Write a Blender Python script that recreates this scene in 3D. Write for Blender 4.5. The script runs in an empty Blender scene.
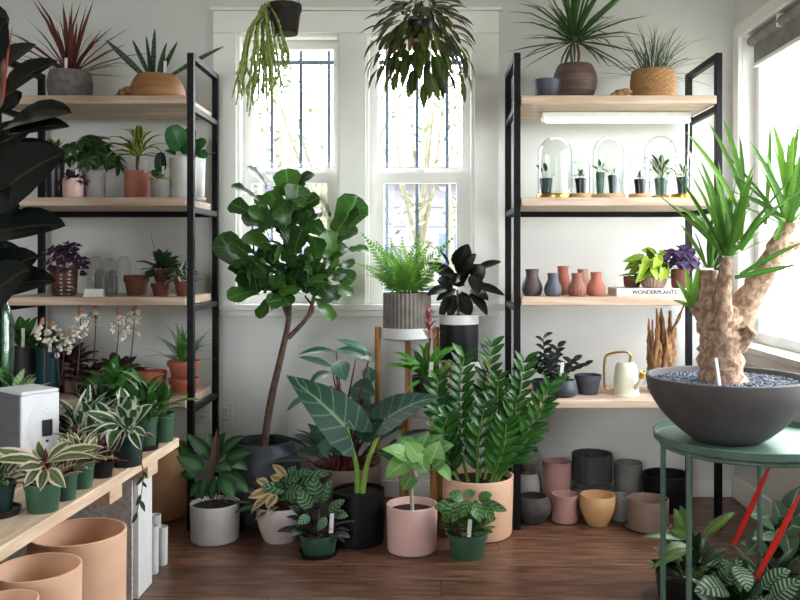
import bpy, bmesh, math, random
from mathutils import Vector, Matrix

# ------------------------------------------------------------------ camera, world, light, exposure
F, CX, CY, H = 850.0, 430.0, 258.0, 1.15        # focal length in px, vanishing point, eye height (m)
SC = bpy.context.scene
COL = SC.collection
cam_d = bpy.data.cameras.new('camera')
cam_d.sensor_width = 36.0
cam_d.lens = F / 800 * 36
cam_d.shift_x = -(CX - 400) / 800
cam_d.shift_y = -(300 - CY) / 800
cam_d.clip_start = 0.02
cam_d.dof.use_dof = True
cam_d.dof.focus_distance = 3.6
cam_d.dof.aperture_fstop = 9.0
cam = bpy.data.objects.new('camera', cam_d)
cam.location = (0, 0, H)
cam.rotation_euler = (math.pi / 2, 0, 0)
COL.objects.link(cam)
SC.camera = cam

SKY = 14.0
world = bpy.data.worlds.new('overcast_sky')
SC.world = world
world.use_nodes = True
bg = world.node_tree.nodes['Background']
bg.inputs['Color'].default_value = (0.93, 0.97, 1.0, 1)
bg.inputs['Strength'].default_value = SKY

vs = SC.view_settings
vs.view_transform = 'Standard'
vs.look = 'None'
vs.exposure = 0.1
vs.gamma = 1.0
vs.use_curve_mapping = False


def portal(name, loc, rot, sx, sy):
    l = bpy.data.lights.new(name, 'AREA')
    l.shape = 'RECTANGLE'
    l.size, l.size_y = sx, sy
    l.cycles.is_portal = True
    o = bpy.data.objects.new(name, l)
    o.location = loc
    o.rotation_euler = rot
    COL.objects.link(o)


# ------------------------------------------------------------------ helpers
def P(x, y, D):
    return Vector(((x - CX) * D / F, D, H - (y - CY) * D / F))


def rgb(r, g, b):
    return tuple((c / 12.92 if c <= .04045 else ((c + .055) / 1.055) ** 2.4) for c in (r / 255, g / 255, b / 255)) + (1.0,)


class NT:
    def __init__(self, name):
        self.m = bpy.data.materials.new(name)
        self.m.use_nodes = True
        self.t = self.m.node_tree
        self.b = self.t.nodes['Principled BSDF']
        self.out = self.t.nodes['Material Output']

    def n(self, typ, **kw):
        nd = self.t.nodes.new(typ)
        for k, v in kw.items():
            setattr(nd, k, v)
        return nd

    def lk(self, a, b):
        self.t.links.new(a, b)

    def put(self, sock, v):
        if isinstance(v, bpy.types.NodeSocket):
            self.lk(v, sock)
        else:
            sock.default_value = v

    def math(self, op, a, b=0.0, c=None, clamp=False):
        nd = self.n('ShaderNodeMath', operation=op, use_clamp=clamp)
        self.put(nd.inputs[0], a)
        self.put(nd.inputs[1], b)
        if c is not None:
            self.put(nd.inputs[2], c)
        return nd.outputs[0]

    def mix(self, f, a, b, blend='MIX'):
        nd = self.n('ShaderNodeMix', data_type='RGBA', blend_type=blend)
        self.put(nd.inputs[0], f)
        self.put(nd.inputs[6], a)
        self.put(nd.inputs[7], b)
        return nd.outputs[2]

    def step(self, v, lo, hi):
        nd = self.n('ShaderNodeMapRange')
        nd.interpolation_type = 'SMOOTHSTEP'
        self.put(nd.inputs[0], v)
        nd.inputs[1].default_value = lo
        nd.inputs[2].default_value = hi
        return nd.outputs[0]

    def noise(self, scale, detail=3, coord='Object', stretch=None, rough=.5):
        tc = self.n('ShaderNodeTexCoord')
        s = tc.outputs[coord]
        if stretch:
            mp = self.n('ShaderNodeMapping')
            mp.inputs['Scale'].default_value = stretch
            self.lk(s, mp.inputs['Vector'])
            s = mp.outputs[0]
        nz = self.n('ShaderNodeTexNoise')
        nz.inputs['Scale'].default_value = scale
        nz.inputs['Detail'].default_value = detail
        nz.inputs['Roughness'].default_value = rough
        self.lk(s, nz.inputs['Vector'])
        return nz.outputs['Fac']

    def bump(self, h, strength=.3, dist=.002):
        nd = self.n('ShaderNodeBump')
        nd.inputs['Strength'].default_value = strength
        nd.inputs['Distance'].default_value = dist
        self.lk(h, nd.inputs['Height'])
        self.lk(nd.outputs[0], self.b.inputs['Normal'])


def dk(c, k):
    return (c[0] * k, c[1] * k, c[2] * k, 1)


def mat(name, col, rough=.6, metal=0.0, col2=None, scale=18, bump=0.0, stretch=None, spec=.5, vary=0.0, lo=.35, hi=.65, detail=4):
    t = NT(name)
    col2 = col2 or dk(col, .86)
    nz = t.noise(scale, detail, stretch=stretch)
    c = t.mix(t.step(nz, lo, hi), col, col2)
    if vary:
        oi = t.n('ShaderNodeObjectInfo')
        k = t.math('MULTIPLY_ADD', oi.outputs['Random'], vary * 2, 1 - vary)
        hs = t.n('ShaderNodeHueSaturation')
        t.lk(k, hs.inputs['Value'])
        t.lk(c, hs.inputs['Color'])
        c = hs.outputs[0]
    t.lk(c, t.b.inputs['Base Color'])
    t.b.inputs['Roughness'].default_value = rough
    t.b.inputs['Metallic'].default_value = metal
    t.b.inputs['Specular IOR Level'].default_value = spec
    if bump:
        t.bump(t.noise(scale * 3, 4, stretch=stretch), bump)
    return t.m


def leafmat(name, c1, c2, kind='plain', c3=None, rough=.38, trans=.12, N=7.0, spec=.32, vein=None, slope=.5):
    """leaf: c1..c2 vary from leaf to leaf, c3 is the marking colour"""
    t = NT(name)
    uv = t.n('ShaderNodeUVMap')
    sp = t.n('ShaderNodeSeparateXYZ')
    t.lk(uv.outputs[0], sp.inputs[0])
    u, v = sp.outputs[0], sp.outputs[1]
    a = t.math('MULTIPLY', t.math('ABSOLUTE', t.math('SUBTRACT', u, .5)), 2.0)
    oi = t.n('ShaderNodeObjectInfo')
    nz = t.noise(40, 3)
    f = t.math('ADD', t.math('MULTIPLY', oi.outputs['Random'], .85), t.math('MULTIPLY', t.math('SUBTRACT', nz, .5), .5), clamp=True)
    c = t.mix(f, c1, c2)
    vein = vein or tuple(min(1, x * 1.9 + .01) for x in c2[:3]) + (1,)
    c3 = c3 or vein
    nz2 = t.noise(90, 3)
    w = t.math('ADD', a, t.math('MULTIPLY', t.math('SUBTRACT', nz2, .5), .5))
    q = t.math('SUBTRACT', v, t.math('MULTIPLY', a, slope / max(N, 1) * 2.2))
    sv = t.math('SINE', t.math('MULTIPLY', q, N * 6.2832))
    mid = t.step(a, .1, .03)
    if kind == 'plain':
        c = t.mix(t.math('MULTIPLY', mid, .6), c, vein)
    elif kind == 'veins':
        c = t.mix(t.math('MULTIPLY', t.step(sv, .86, .98), .4), c, vein)
        c = t.mix(t.math('MULTIPLY', mid, .9), c, vein)
    elif kind == 'margin':
        c = t.mix(t.step(w, .55, .7), c, c3)
        c = t.mix(t.math('MULTIPLY', mid, .4), c, vein)
    elif kind == 'bands':
        k = t.math('MULTIPLY', t.step(sv, -.1, .35), t.step(a, .95, .8))
        c = t.mix(k, c, c3)
        c = t.mix(mid, c, vein)
    elif kind == 'centre':
        c = t.mix(t.step(w, .6, .35), c, c3)
    elif kind == 'streak':
        ss = t.math('SINE', t.math('ADD', t.math('MULTIPLY', u, 9), t.math('MULTIPLY', t.noise(45, 3), 12)))
        c = t.mix(t.step(ss, .15, .5), c, c3)
    elif kind == 'cross':
        ss = t.math('SINE', t.math('ADD', t.math('MULTIPLY', v, 70), t.math('MULTIPLY', nz2, 14)))
        c = t.mix(t.math('MULTIPLY', t.step(ss, 0, .6), .7), c, c3)
    t.lk(c, t.b.inputs['Base Color'])
    t.b.inputs['Roughness'].default_value = rough
    t.b.inputs['Specular IOR Level'].default_value = spec
    if trans:
        tr = t.n('ShaderNodeBsdfTranslucent')
        t.lk(c, tr.inputs['Color'])
        mx = t.n('ShaderNodeMixShader')
        mx.inputs[0].default_value = trans
        t.lk(t.b.outputs[0], mx.inputs[1])
        t.lk(tr.outputs[0], mx.inputs[2])
        t.lk(mx.outputs[0], t.out.inputs['Surface'])
    return t.m


def glassmat(name, tint=(1, 1, 1, 1), edge=.5, rough=.02, base=.04):
    """thin clear glass: transparent with a gloss that grows towards grazing angles"""
    t = NT(name)
    lw = t.n('ShaderNodeLayerWeight')
    lw.inputs['Blend'].default_value = .35
    k = t.math('ADD', t.math('MULTIPLY', lw.outputs['Facing'], edge), base, clamp=True)
    k = t.math('MULTIPLY', k, t.math('ADD', lw.outputs['Facing'], .25), clamp=True)
    tr = t.n('ShaderNodeBsdfTransparent')
    t.lk(t.mix(t.step(lw.outputs['Facing'], .45, .98), tint, dk(tint, .6)), tr.inputs[0])
    gl = t.n('ShaderNodeBsdfGlossy')
    gl.inputs['Color'].default_value = (.95, .97, 1, 1)
    gl.inputs['Roughness'].default_value = rough
    mx = t.n('ShaderNodeMixShader')
    t.lk(k, mx.inputs[0])
    t.lk(tr.outputs[0], mx.inputs[1])
    t.lk(gl.outputs[0], mx.inputs[2])
    t.lk(mx.outputs[0], t.out.inputs['Surface'])
    return t.m


def mesh_from(vs_, fs, m=None, smooth=True, uvs=None, mats=None, midx=None, angle=None):
    me = bpy.data.meshes.new('shape')
    me.from_pydata([tuple(v) for v in vs_], [], fs)
    if smooth:
        me.polygons.foreach_set('use_smooth', [True] * len(me.polygons))
    if uvs is not None:
        ul = me.uv_layers.new(name='UVMap')
        vi = [0] * len(me.loops)
        me.loops.foreach_get('vertex_index', vi)
        flat = []
        for i in vi:
            flat += uvs[i]
        ul.data.foreach_set('uv', flat)
    for q in (mats or ([m] if m else [])):
        me.materials.append(q)
    if midx:
        me.polygons.foreach_set('material_index', midx)
    if angle:
        me.set_sharp_from_angle(angle=math.radians(angle))
    me.update()
    return me


def obj(name, me, parent=None, loc=None, rot=None):
    o = bpy.data.objects.new(name, me)
    COL.objects.link(o)
    if parent:
        o.parent = parent
    if loc is not None:
        o.location = loc
    if rot is not None:
        o.rotation_euler = rot
    return o


def tag(o, label, cat, group=None, kind=None):
    o['label'] = label
    o['category'] = cat
    if group:
        o['group'] = group
    if kind:
        o['kind'] = kind
    return o


def struct(o, label=None):
    o['kind'] = 'structure'
    if label:
        o['label'] = label
    return o


def thing(name, label, cat, loc=(0, 0, 0), group=None, rotz=0):
    o = bpy.data.objects.new(name, None)
    o.empty_display_size = .05
    COL.objects.link(o)
    o.location = loc
    o.rotation_euler = (0, 0, rotz)
    return tag(o, label, cat, group)


class MB:
    """collects primitives into one mesh"""
    def __init__(self):
        self.v, self.f = [], []

    def box(self, x0, x1, y0, y1, z0, z1, M=None):
        b = len(self.v)
        pts = [Vector((x, y, z)) for z in (z0, z1) for y in (y0, y1) for x in (x0, x1)]
        if M:
            pts = [M @ p for p in pts]
        self.v += pts
        self.f += [tuple(b + i for i in q) for q in ((0, 2, 3, 1), (4, 5, 7, 6), (0, 1, 5, 4), (2, 6, 7, 3), (0, 4, 6, 2), (1, 3, 7, 5))]
        return self

    def tube(self, pts, rad, n=6, cap=True, smooth_path=0, bumps=None):
        pts = [Vector(p) for p in pts]
        if not isinstance(rad, (list, tuple)):
            rad = [rad] * len(pts)
        if smooth_path:
            pts, rad = catmull(pts, rad, smooth_path)
        b = len(self.v)
        ref = None
        for i, p in enumerate(pts):
            d = (pts[min(i + 1, len(pts) - 1)] - pts[max(i - 1, 0)]).normalized()
            if ref is None:
                ref = Vector((1, 0, 0)) if abs(d.x) < .8 else Vector((0, 1, 0))
            x = (ref - d * ref.dot(d))
            if x.length < 1e-6:
                x = Vector((0, 0, 1)).cross(d)
            x.normalize()
            ref = x
            y = d.cross(x)
            for k in range(n):
                a = 6.28318 * k / n
                rr = rad[i] * (bumps(i, k) if bumps else 1)
                self.v.append(p + (x * math.cos(a) + y * math.sin(a)) * rr)
        for i in range(len(pts) - 1):
            for k in range(n):
                k2 = (k + 1) % n
                self.f.append((b + i * n + k, b + i * n + k2, b + (i + 1) * n + k2, b + (i + 1) * n + k))
        if cap:
            self.f.append(tuple(b + k for k in reversed(range(n))))
            e = b + (len(pts) - 1) * n
            self.f.append(tuple(e + k for k in range(n)))
        return self

    def lathe(self, prof, n=32, off=(0, 0, 0), flute=None, close=False):
        b = len(self.v)
        for r, z in prof:
            for k in range(n):
                a = 6.28318 * k / n
                rr = r
                if flute and r > 1e-5:
                    rr = r * (1 + flute(a, z))
                self.v.append(Vector((off[0] + rr * math.cos(a), off[1] + rr * math.sin(a), off[2] + z)))
        for i in range(len(prof) - 1):
            for k in range(n):
                k2 = (k + 1) % n
                self.f.append((b + i * n + k, b + i * n + k2, b + (i + 1) * n + k2, b + (i + 1) * n + k))
        return self

    def blob(self, c, r, sq=(1, 1, 1), seg=6, rings=4):
        b = len(self.v)
        for i in range(rings + 1):
            th = math.pi * i / rings
            for k in range(seg):
                a = 6.28318 * k / seg
                self.v.append(Vector((c[0] + r * sq[0] * math.sin(th) * math.cos(a), c[1] + r * sq[1] * math.sin(th) * math.sin(a), c[2] + r * sq[2] * math.cos(th))))
        for i in range(rings):
            for k in range(seg):
                k2 = (k + 1) % seg
                self.f.append((b + i * seg + k, b + (i + 1) * seg + k, b + (i + 1) * seg + k2, b + i * seg + k2))
        return self

    def mesh(self, m, smooth=False, angle=None, clean=False, bevel=0):
        me = mesh_from(self.v, self.f, m, smooth)
        if clean or bevel:
            bm = bmesh.new()
            bm.from_mesh(me)
            bmesh.ops.remove_doubles(bm, verts=bm.verts, dist=1e-6)
            if bevel:
                bmesh.ops.bevel(bm, geom=bm.edges[:], offset=bevel, segments=1, affect='EDGES')
            bmesh.ops.recalc_face_normals(bm, faces=bm.faces)
            bm.to_mesh(me)
            bm.free()
        if angle:
            me.set_sharp_from_angle(angle=math.radians(angle))
        return me


def catmull(pts, rad, sub):
    out, ro = [], []
    n = len(pts)
    for i in range(n - 1):
        p0, p1, p2, p3 = pts[max(i - 1, 0)], pts[i], pts[i + 1], pts[min(i + 2, n - 1)]
        for k in range(sub):
            t = k / sub
            out.append(.5 * ((2 * p1) + (p2 - p0) * t + (2 * p0 - 5 * p1 + 4 * p2 - p3) * t * t + (3 * p1 - p0 - 3 * p2 + p3) * t ** 3))
            ro.append(rad[i] + (rad[i + 1] - rad[i]) * t)
    out.append(pts[-1])
    ro.append(rad[-1])
    return out, ro


def box(name, x0, x1, y0, y1, z0, z1, m, parent=None, bevel=.002):
    o = obj(name, MB().box(x0, x1, y0, y1, z0, z1).mesh(m, bevel=bevel), parent)
    return o


def boxc(name, size, m, parent=None, loc=(0, 0, 0), rot=None, bevel=.001):
    x, y, z = size
    return obj(name, MB().box(-x / 2, x / 2, -y / 2, y / 2, -z / 2, z / 2).mesh(m, bevel=bevel), parent, loc, rot)


# ------------------------------------------------------------------ leaves
OUT = {
    'ovate': [(0, 0), (.55, .08), (.88, .22), (1, .4), (.9, .6), (.6, .8), (.28, .93), (0, 1)],
    'round': [(0, 0), (.6, .05), (.93, .22), (1, .48), (.88, .74), (.52, .94), (0, 1)],
    'lance': [(0, 0), (.45, .1), (.85, .27), (1, .45), (.8, .66), (.4, .86), (0, 1)],
    'strap': [(.55, 0), (.85, .15), (1, .4), (.85, .65), (.5, .85), (0, 1)],
    'sword': [(.7, 0), (.75, .12), (1, .4), (.8, .7), (.4, .9), (0, 1)],
    'grass': [(.8, 0), (1, .3), (.8, .65), (0, 1)],
    'heart': [(0, 0), (.4, -.13), (.8, -.08), (1, .13), (.93, .38), (.65, .63), (.28, .86), (0, 1)],
    'arrow': [(0, 0), (.34, -.2), (.62, -.3), (.86, -.2), (1, .05), (.86, .3), (.62, .55), (.3, .8), (0, 1)],
    'fiddle': [(0, 0), (.45, .04), (.62, .17), (.6, .32), (.85, .55), (1, .74), (.8, .91), (.3, .99), (0, 1)],
    'tri': [(0, 0), (.5, .3), (1, .72), (.75, .95), (.2, .93), (0, .9)],
}
LEAF = {}


def leaf_mesh(prof, W, m, b=.7, pf=0.0, cup=.2, pm=None, nk=2, wave=0.0, pr=.012):
    key = (prof, W, m.name, b, pf, cup, pm.name if pm else '', nk, wave, pr)
    if key in LEAF:
        return LEAF[key]
    NS = 40
    sy, sz, an = [0.0], [0.0], []
    for i in range(NS + 1):
        t = i / NS
        an.append(-b * t ** 1.25)
    for i in range(NS):
        a = (an[i] + an[i + 1]) / 2
        sy.append(sy[-1] + math.cos(a) / NS)
        sz.append(sz[-1] + math.sin(a) / NS)
    ca, cl = math.atan2(sz[-1], sy[-1]), math.hypot(sy[-1], sz[-1])

    def sp(t):
        lo = t
        t = max(pf, min(1, t))
        x = t * NS
        i = min(int(x), NS - 1)
        q = x - i
        y, z, a = sy[i] + (sy[i + 1] - sy[i]) * q, sz[i] + (sz[i + 1] - sz[i]) * q, an[i] + (an[i + 1] - an[i]) * q
        if lo < pf:
            y += (lo - pf) * math.cos(a)
            z += (lo - pf) * math.sin(a)
        a -= ca
        yy = (y * math.cos(-ca) - z * math.sin(-ca)) / cl
        zz = (y * math.sin(-ca) + z * math.cos(-ca)) / cl
        return yy, zz, a
    V, U, Fc, MI, idx = [], [], [], [], {}

    def vert(p, uv):
        k = (round(p[0], 5), round(p[1], 5), round(p[2], 5))
        if k not in idx:
            idx[k] = len(V)
            V.append(p)
            U.append(uv)
        return idx[k]
    rows = []
    for w, t in OUT[prof]:
        tm = max(t, 0)
        row = []
        for k in range(-nk, nk + 1):
            f = abs(k) / nk
            tt = tm + (t - tm) * f
            y, z, a = sp(pf + (1 - pf) * tt)
            x = w * W / 2 * k / nk * (1 - pf)
            h = cup * abs(x) + wave * math.sin(t * 17 + k) * f * W * .5
            row.append(vert((x, y - math.sin(a) * h, z + math.cos(a) * h), (.5 + .5 * k / nk, tt)))
        rows.append(row)
    for r0, r1 in zip(rows, rows[1:]):
        for k in range(2 * nk):
            q = []
            for i in (r0[k], r0[k + 1], r1[k + 1], r1[k]):
                if i not in q:
                    q.append(i)
            if len(q) >= 3:
                Fc.append(tuple(q))
                MI.append(0)
    if pf > 0:
        st = []
        pfs = pf
        for i in range(4):
            t = pfs * i / 3
            x = t * NS
            j = min(int(x), NS - 1)
            y, z = sy[j] + (sy[j + 1] - sy[j]) * (x - j), sz[j] + (sz[j + 1] - sz[j]) * (x - j)
            yy = (y * math.cos(-ca) - z * math.sin(-ca)) / cl
            zz = (y * math.sin(-ca) + z * math.cos(-ca)) / cl
            ring = []
            for k in range(3):
                aa = 2.0944 * k
                V.append((pr * math.cos(aa), yy, zz + pr * math.sin(aa)))
                U.append((.5, 0))
                ring.append(len(V) - 1)
            st.append(ring)
        for r0, r1 in zip(st, st[1:]):
            for k in range(3):
                Fc.append((r0[k], r0[(k + 1) % 3], r1[(k + 1) % 3], r1[k]))
                MI.append(1 if pm else 0)
    me = mesh_from(V, Fc, None, True, U, [m] + ([pm] if pm else []), MI)
    LEAF[key] = me
    return me


def aim(o, p0, p1, n, w=1.0):
    """put a chord-normalised leaf with its base on p0 and its tip on p1, upper face towards n"""
    d = p1 - p0
    L = d.length
    d.normalize()
    x = d.cross(n)
    if x.length < 1e-4:
        x = d.cross(Vector((.3, -.8, .5)))
    x.normalize()
    z = x.cross(d)
    M = Matrix(((x.x * L * w, d.x * L, z.x * L), (x.y * L * w, d.y * L, z.y * L), (x.z * L * w, d.z * L, z.z * L)))
    o.location = p0
    q = Matrix((x, d, z)).transposed()
    o.rotation_euler = q.to_euler()
    o.scale = (L * w, L, L)


def frond_mesh(m, sm, np=18, ll=.16, lw=.035, b=.9, taper=.3, ang=65, sag=.0, cup=.25):
    """feather frond: a stem with paired leaflets, chord along +Y"""
    key = ('frond', m.name, np, ll, lw, b, taper, ang, sag)
    if key in LEAF:
        return LEAF[key]
    NS = 30
    pts, a = [(0.0, 0.0, 0.0)], 0
    for i in range(NS):
        t = (i + .5) / NS
        a = -b * t ** 1.2
        pts.append((0, pts[-1][1] + math.cos(a) / NS, pts[-1][2] + math.sin(a) / NS))
    ca, cl = math.atan2(pts[-1][2], pts[-1][1]), math.hypot(pts[-1][1], pts[-1][2])
    pts = [(0, (y * math.cos(-ca) - z * math.sin(-ca)) / cl, (y * math.sin(-ca) + z * math.cos(-ca)) / cl) for _, y, z in pts]
    mb = MB().tube(pts[::3], [.008 - .006 * i / 10 for i in range(11)], 3, cap=False)
    V, Fc = [tuple(v) for v in mb.v], list(mb.f)
    U, MI = [(.5, 0)] * len(V), [1] * len(Fc)
    for i in range(np):
        t = .14 + .85 * i / np
        x = t * NS
        j = min(int(x), NS - 1)
        q = x - j
        y, z = pts[j][1] + (pts[j + 1][1] - pts[j][1]) * q, pts[j][2] + (pts[j + 1][2] - pts[j][2]) * q
        an = math.atan2(pts[j + 1][2] - pts[j][2], pts[j + 1][1] - pts[j][1])
        l = ll * (math.sin(math.pi * min(1, (t + .12)) ** .75) * .8 + .2) * (1 - taper * t)
        for s in (-1, 1):
            da = math.radians(ang - 25 * t)
            dx, dy = s * math.sin(da), math.cos(da)
            bs = len(V)
            for (al, ac) in ((0, 0), (.4, .5), (1, 0), (.4, -.5)):
                px = dx * al * l - dy * ac * lw * s * s
                py = dy * al * l + dx * ac * lw
                pz = cup * abs(px) * (1 - 2.2 * al * .5) - sag * al * al * l
                V.append((px, y + py * math.cos(an) - pz * math.sin(an), z + py * math.sin(an) + pz * math.cos(an)))
                U.append((.5 + ac * .8, al))
            Fc.append((bs, bs + 1, bs + 2, bs + 3))
            MI.append(0)
    me = mesh_from(V, Fc, None, True, U, [m, sm], MI)
    LEAF[key] = me
    return me


# ------------------------------------------------------------------ pots
def pot_prof(kind, R, h, rb, t=None, fill=.14):
    t = t or max(.055 * R, .0028)
    if kind == 'cyl':
        o = [(rb * R * .93, 0), (rb * R * .985, .02 * h), (rb * R + (R - rb * R) * .1, .07 * h), (R, h)]
    elif kind == 'taper':
        o = [(rb * R, 0), (rb * R * 1.01, .015 * h), (R * .93, .78 * h), (R * .985, .79 * h), (R, h)]
    elif kind == 'terra':
        o = [(rb * R, 0), (rb * R * 1.01, .01 * h), (R * .9, .66 * h), (R * .98, .67 * h), (R, .98 * h), (R * .99, h)]
    elif kind == 'round':
        o = []
        for i in range(11):
            q = i / 10
            o.append((R * (rb + (1 - rb) * math.sin(math.pi * (.04 + .78 * q)) ** .8) if i else R * rb, h * q))
    elif kind == 'ball':
        o = [(R * .53, 0)]
        for i in range(1, 13):
            q = i / 12
            o.append((R * math.sin(math.pi * (.17 + .55 * q)), h * q))
    elif kind == 'belly':        # low belly, narrower mouth
        o = [(R * rb, 0), (R * .86, .08 * h), (R * .97, .22 * h), (R, .38 * h), (R * .97, .56 * h), (R * .88, .78 * h), (R * .77, .96 * h), (R * .74, h)]
    elif kind == 'bowl':
        o = [(R * rb, 0)]
        for i in range(1, 11):
            q = i / 10
            o.append((R * (rb + (1 - rb) * math.sin(q * math.pi / 2) ** .85), h * q))
    elif kind == 'cup':          # rounded foot, straight upper wall
        o = [(R * rb, 0), (R * (rb + .5 * (1 - rb)), .05 * h), (R * (rb + .8 * (1 - rb)), .2 * h), (R * .97, .5 * h), (R, .75 * h), (R * .98, h)]
    elif kind == 'egg':
        o = [(R * rb, 0)]
        for i in range(1, 10):
            q = i / 9
            o.append((R * (rb + (1 - rb) * math.sin(q * 1.9) ** .9), h * q))
    elif kind == 'waist':
        o = [(R * rb, 0), (R * .93, .04 * h), (R * .95, .15 * h), (R * .86, .5 * h), (R * .9, .75 * h), (R, h)]
    rt = o[-1][0]
    prof = [(0, 0)] + o + [(rt - t * .25, h + t * .2), (rt - t * .75, h + t * .2), (rt - t, h)]
    zf = fill * h
    for r, z in reversed(o[1:-1]):
        if z > zf + .05 * h:
            prof.append((max(r - t, .001), z))
    ri = radius_at(o, zf) - t
    prof += [(ri, zf), (0, zf)]
    return prof, o


def radius_at(o, z):
    for (r0, z0), (r1, z1) in zip(o, o[1:]):
        if z0 <= z <= z1 and z1 > z0:
            return r0 + (r1 - r0) * (z - z0) / (z1 - z0)
    return o[-1][0]


def pot_mesh(kind, R, h, m, rb=.8, seg=36, flute=None, fill=.14, t=None):
    prof, o = pot_prof(kind, R, h, rb, t, fill)
    if flute:
        pr2 = []
        for (r0, z0), (r1, z1) in zip(prof, prof[1:]):
            k = max(1, int(abs(z1 - z0) / .0045)) if z1 > z0 else 1
            pr2 += [(r0 + (r1 - r0) * i / k, z0 + (z1 - z0) * i / k) for i in range(k)]
        prof = pr2 + [prof[-1]]
    return MB().lathe(prof, seg, flute=flute).mesh(m, True, 35, clean=True), o


def where(x, ytop, hw, z, D=None, ybase=None):
    if D is None:
        D0 = F * (H - z) / (ybase - CY)
        D = D0 / (1 - .85 * hw / F)
    s = D / F
    ytop += hw * abs(ytop - CY) / F * .9
    loc = Vector(((x - CX) * s, D, z))
    return loc, s, H - (ytop - CY) * s - z, D


def empty_pot(name, label, cat, x, ytop, hw, kind, m, z=0.0, D=None, ybase=None, rb=.8, group=None, flute=None, seg=36, h=None):
    loc, s, hh, D = where(x, ytop, hw, z, D, ybase)
    me, o = pot_mesh(kind, hw * s, h or hh, m, rb, seg, flute)
    return tag(obj(name, me, None, loc), label, cat, group)


RND = random.Random(7)


def whorl(p, q, nrm, k, l, me, a0=0.0, droop=.1):
    """k leaflets round a point, in the plane across nrm"""
    nrm = nrm.normalized()
    x = nrm.cross(Vector((.31, .2, .9))).normalized()
    y = nrm.cross(x)
    for j in range(k):
        a = a0 + j * 6.28318 / k
        p.leaf(me, q, q + (x * math.cos(a) + y * math.sin(a) - nrm * droop) * l, nrm)


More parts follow.
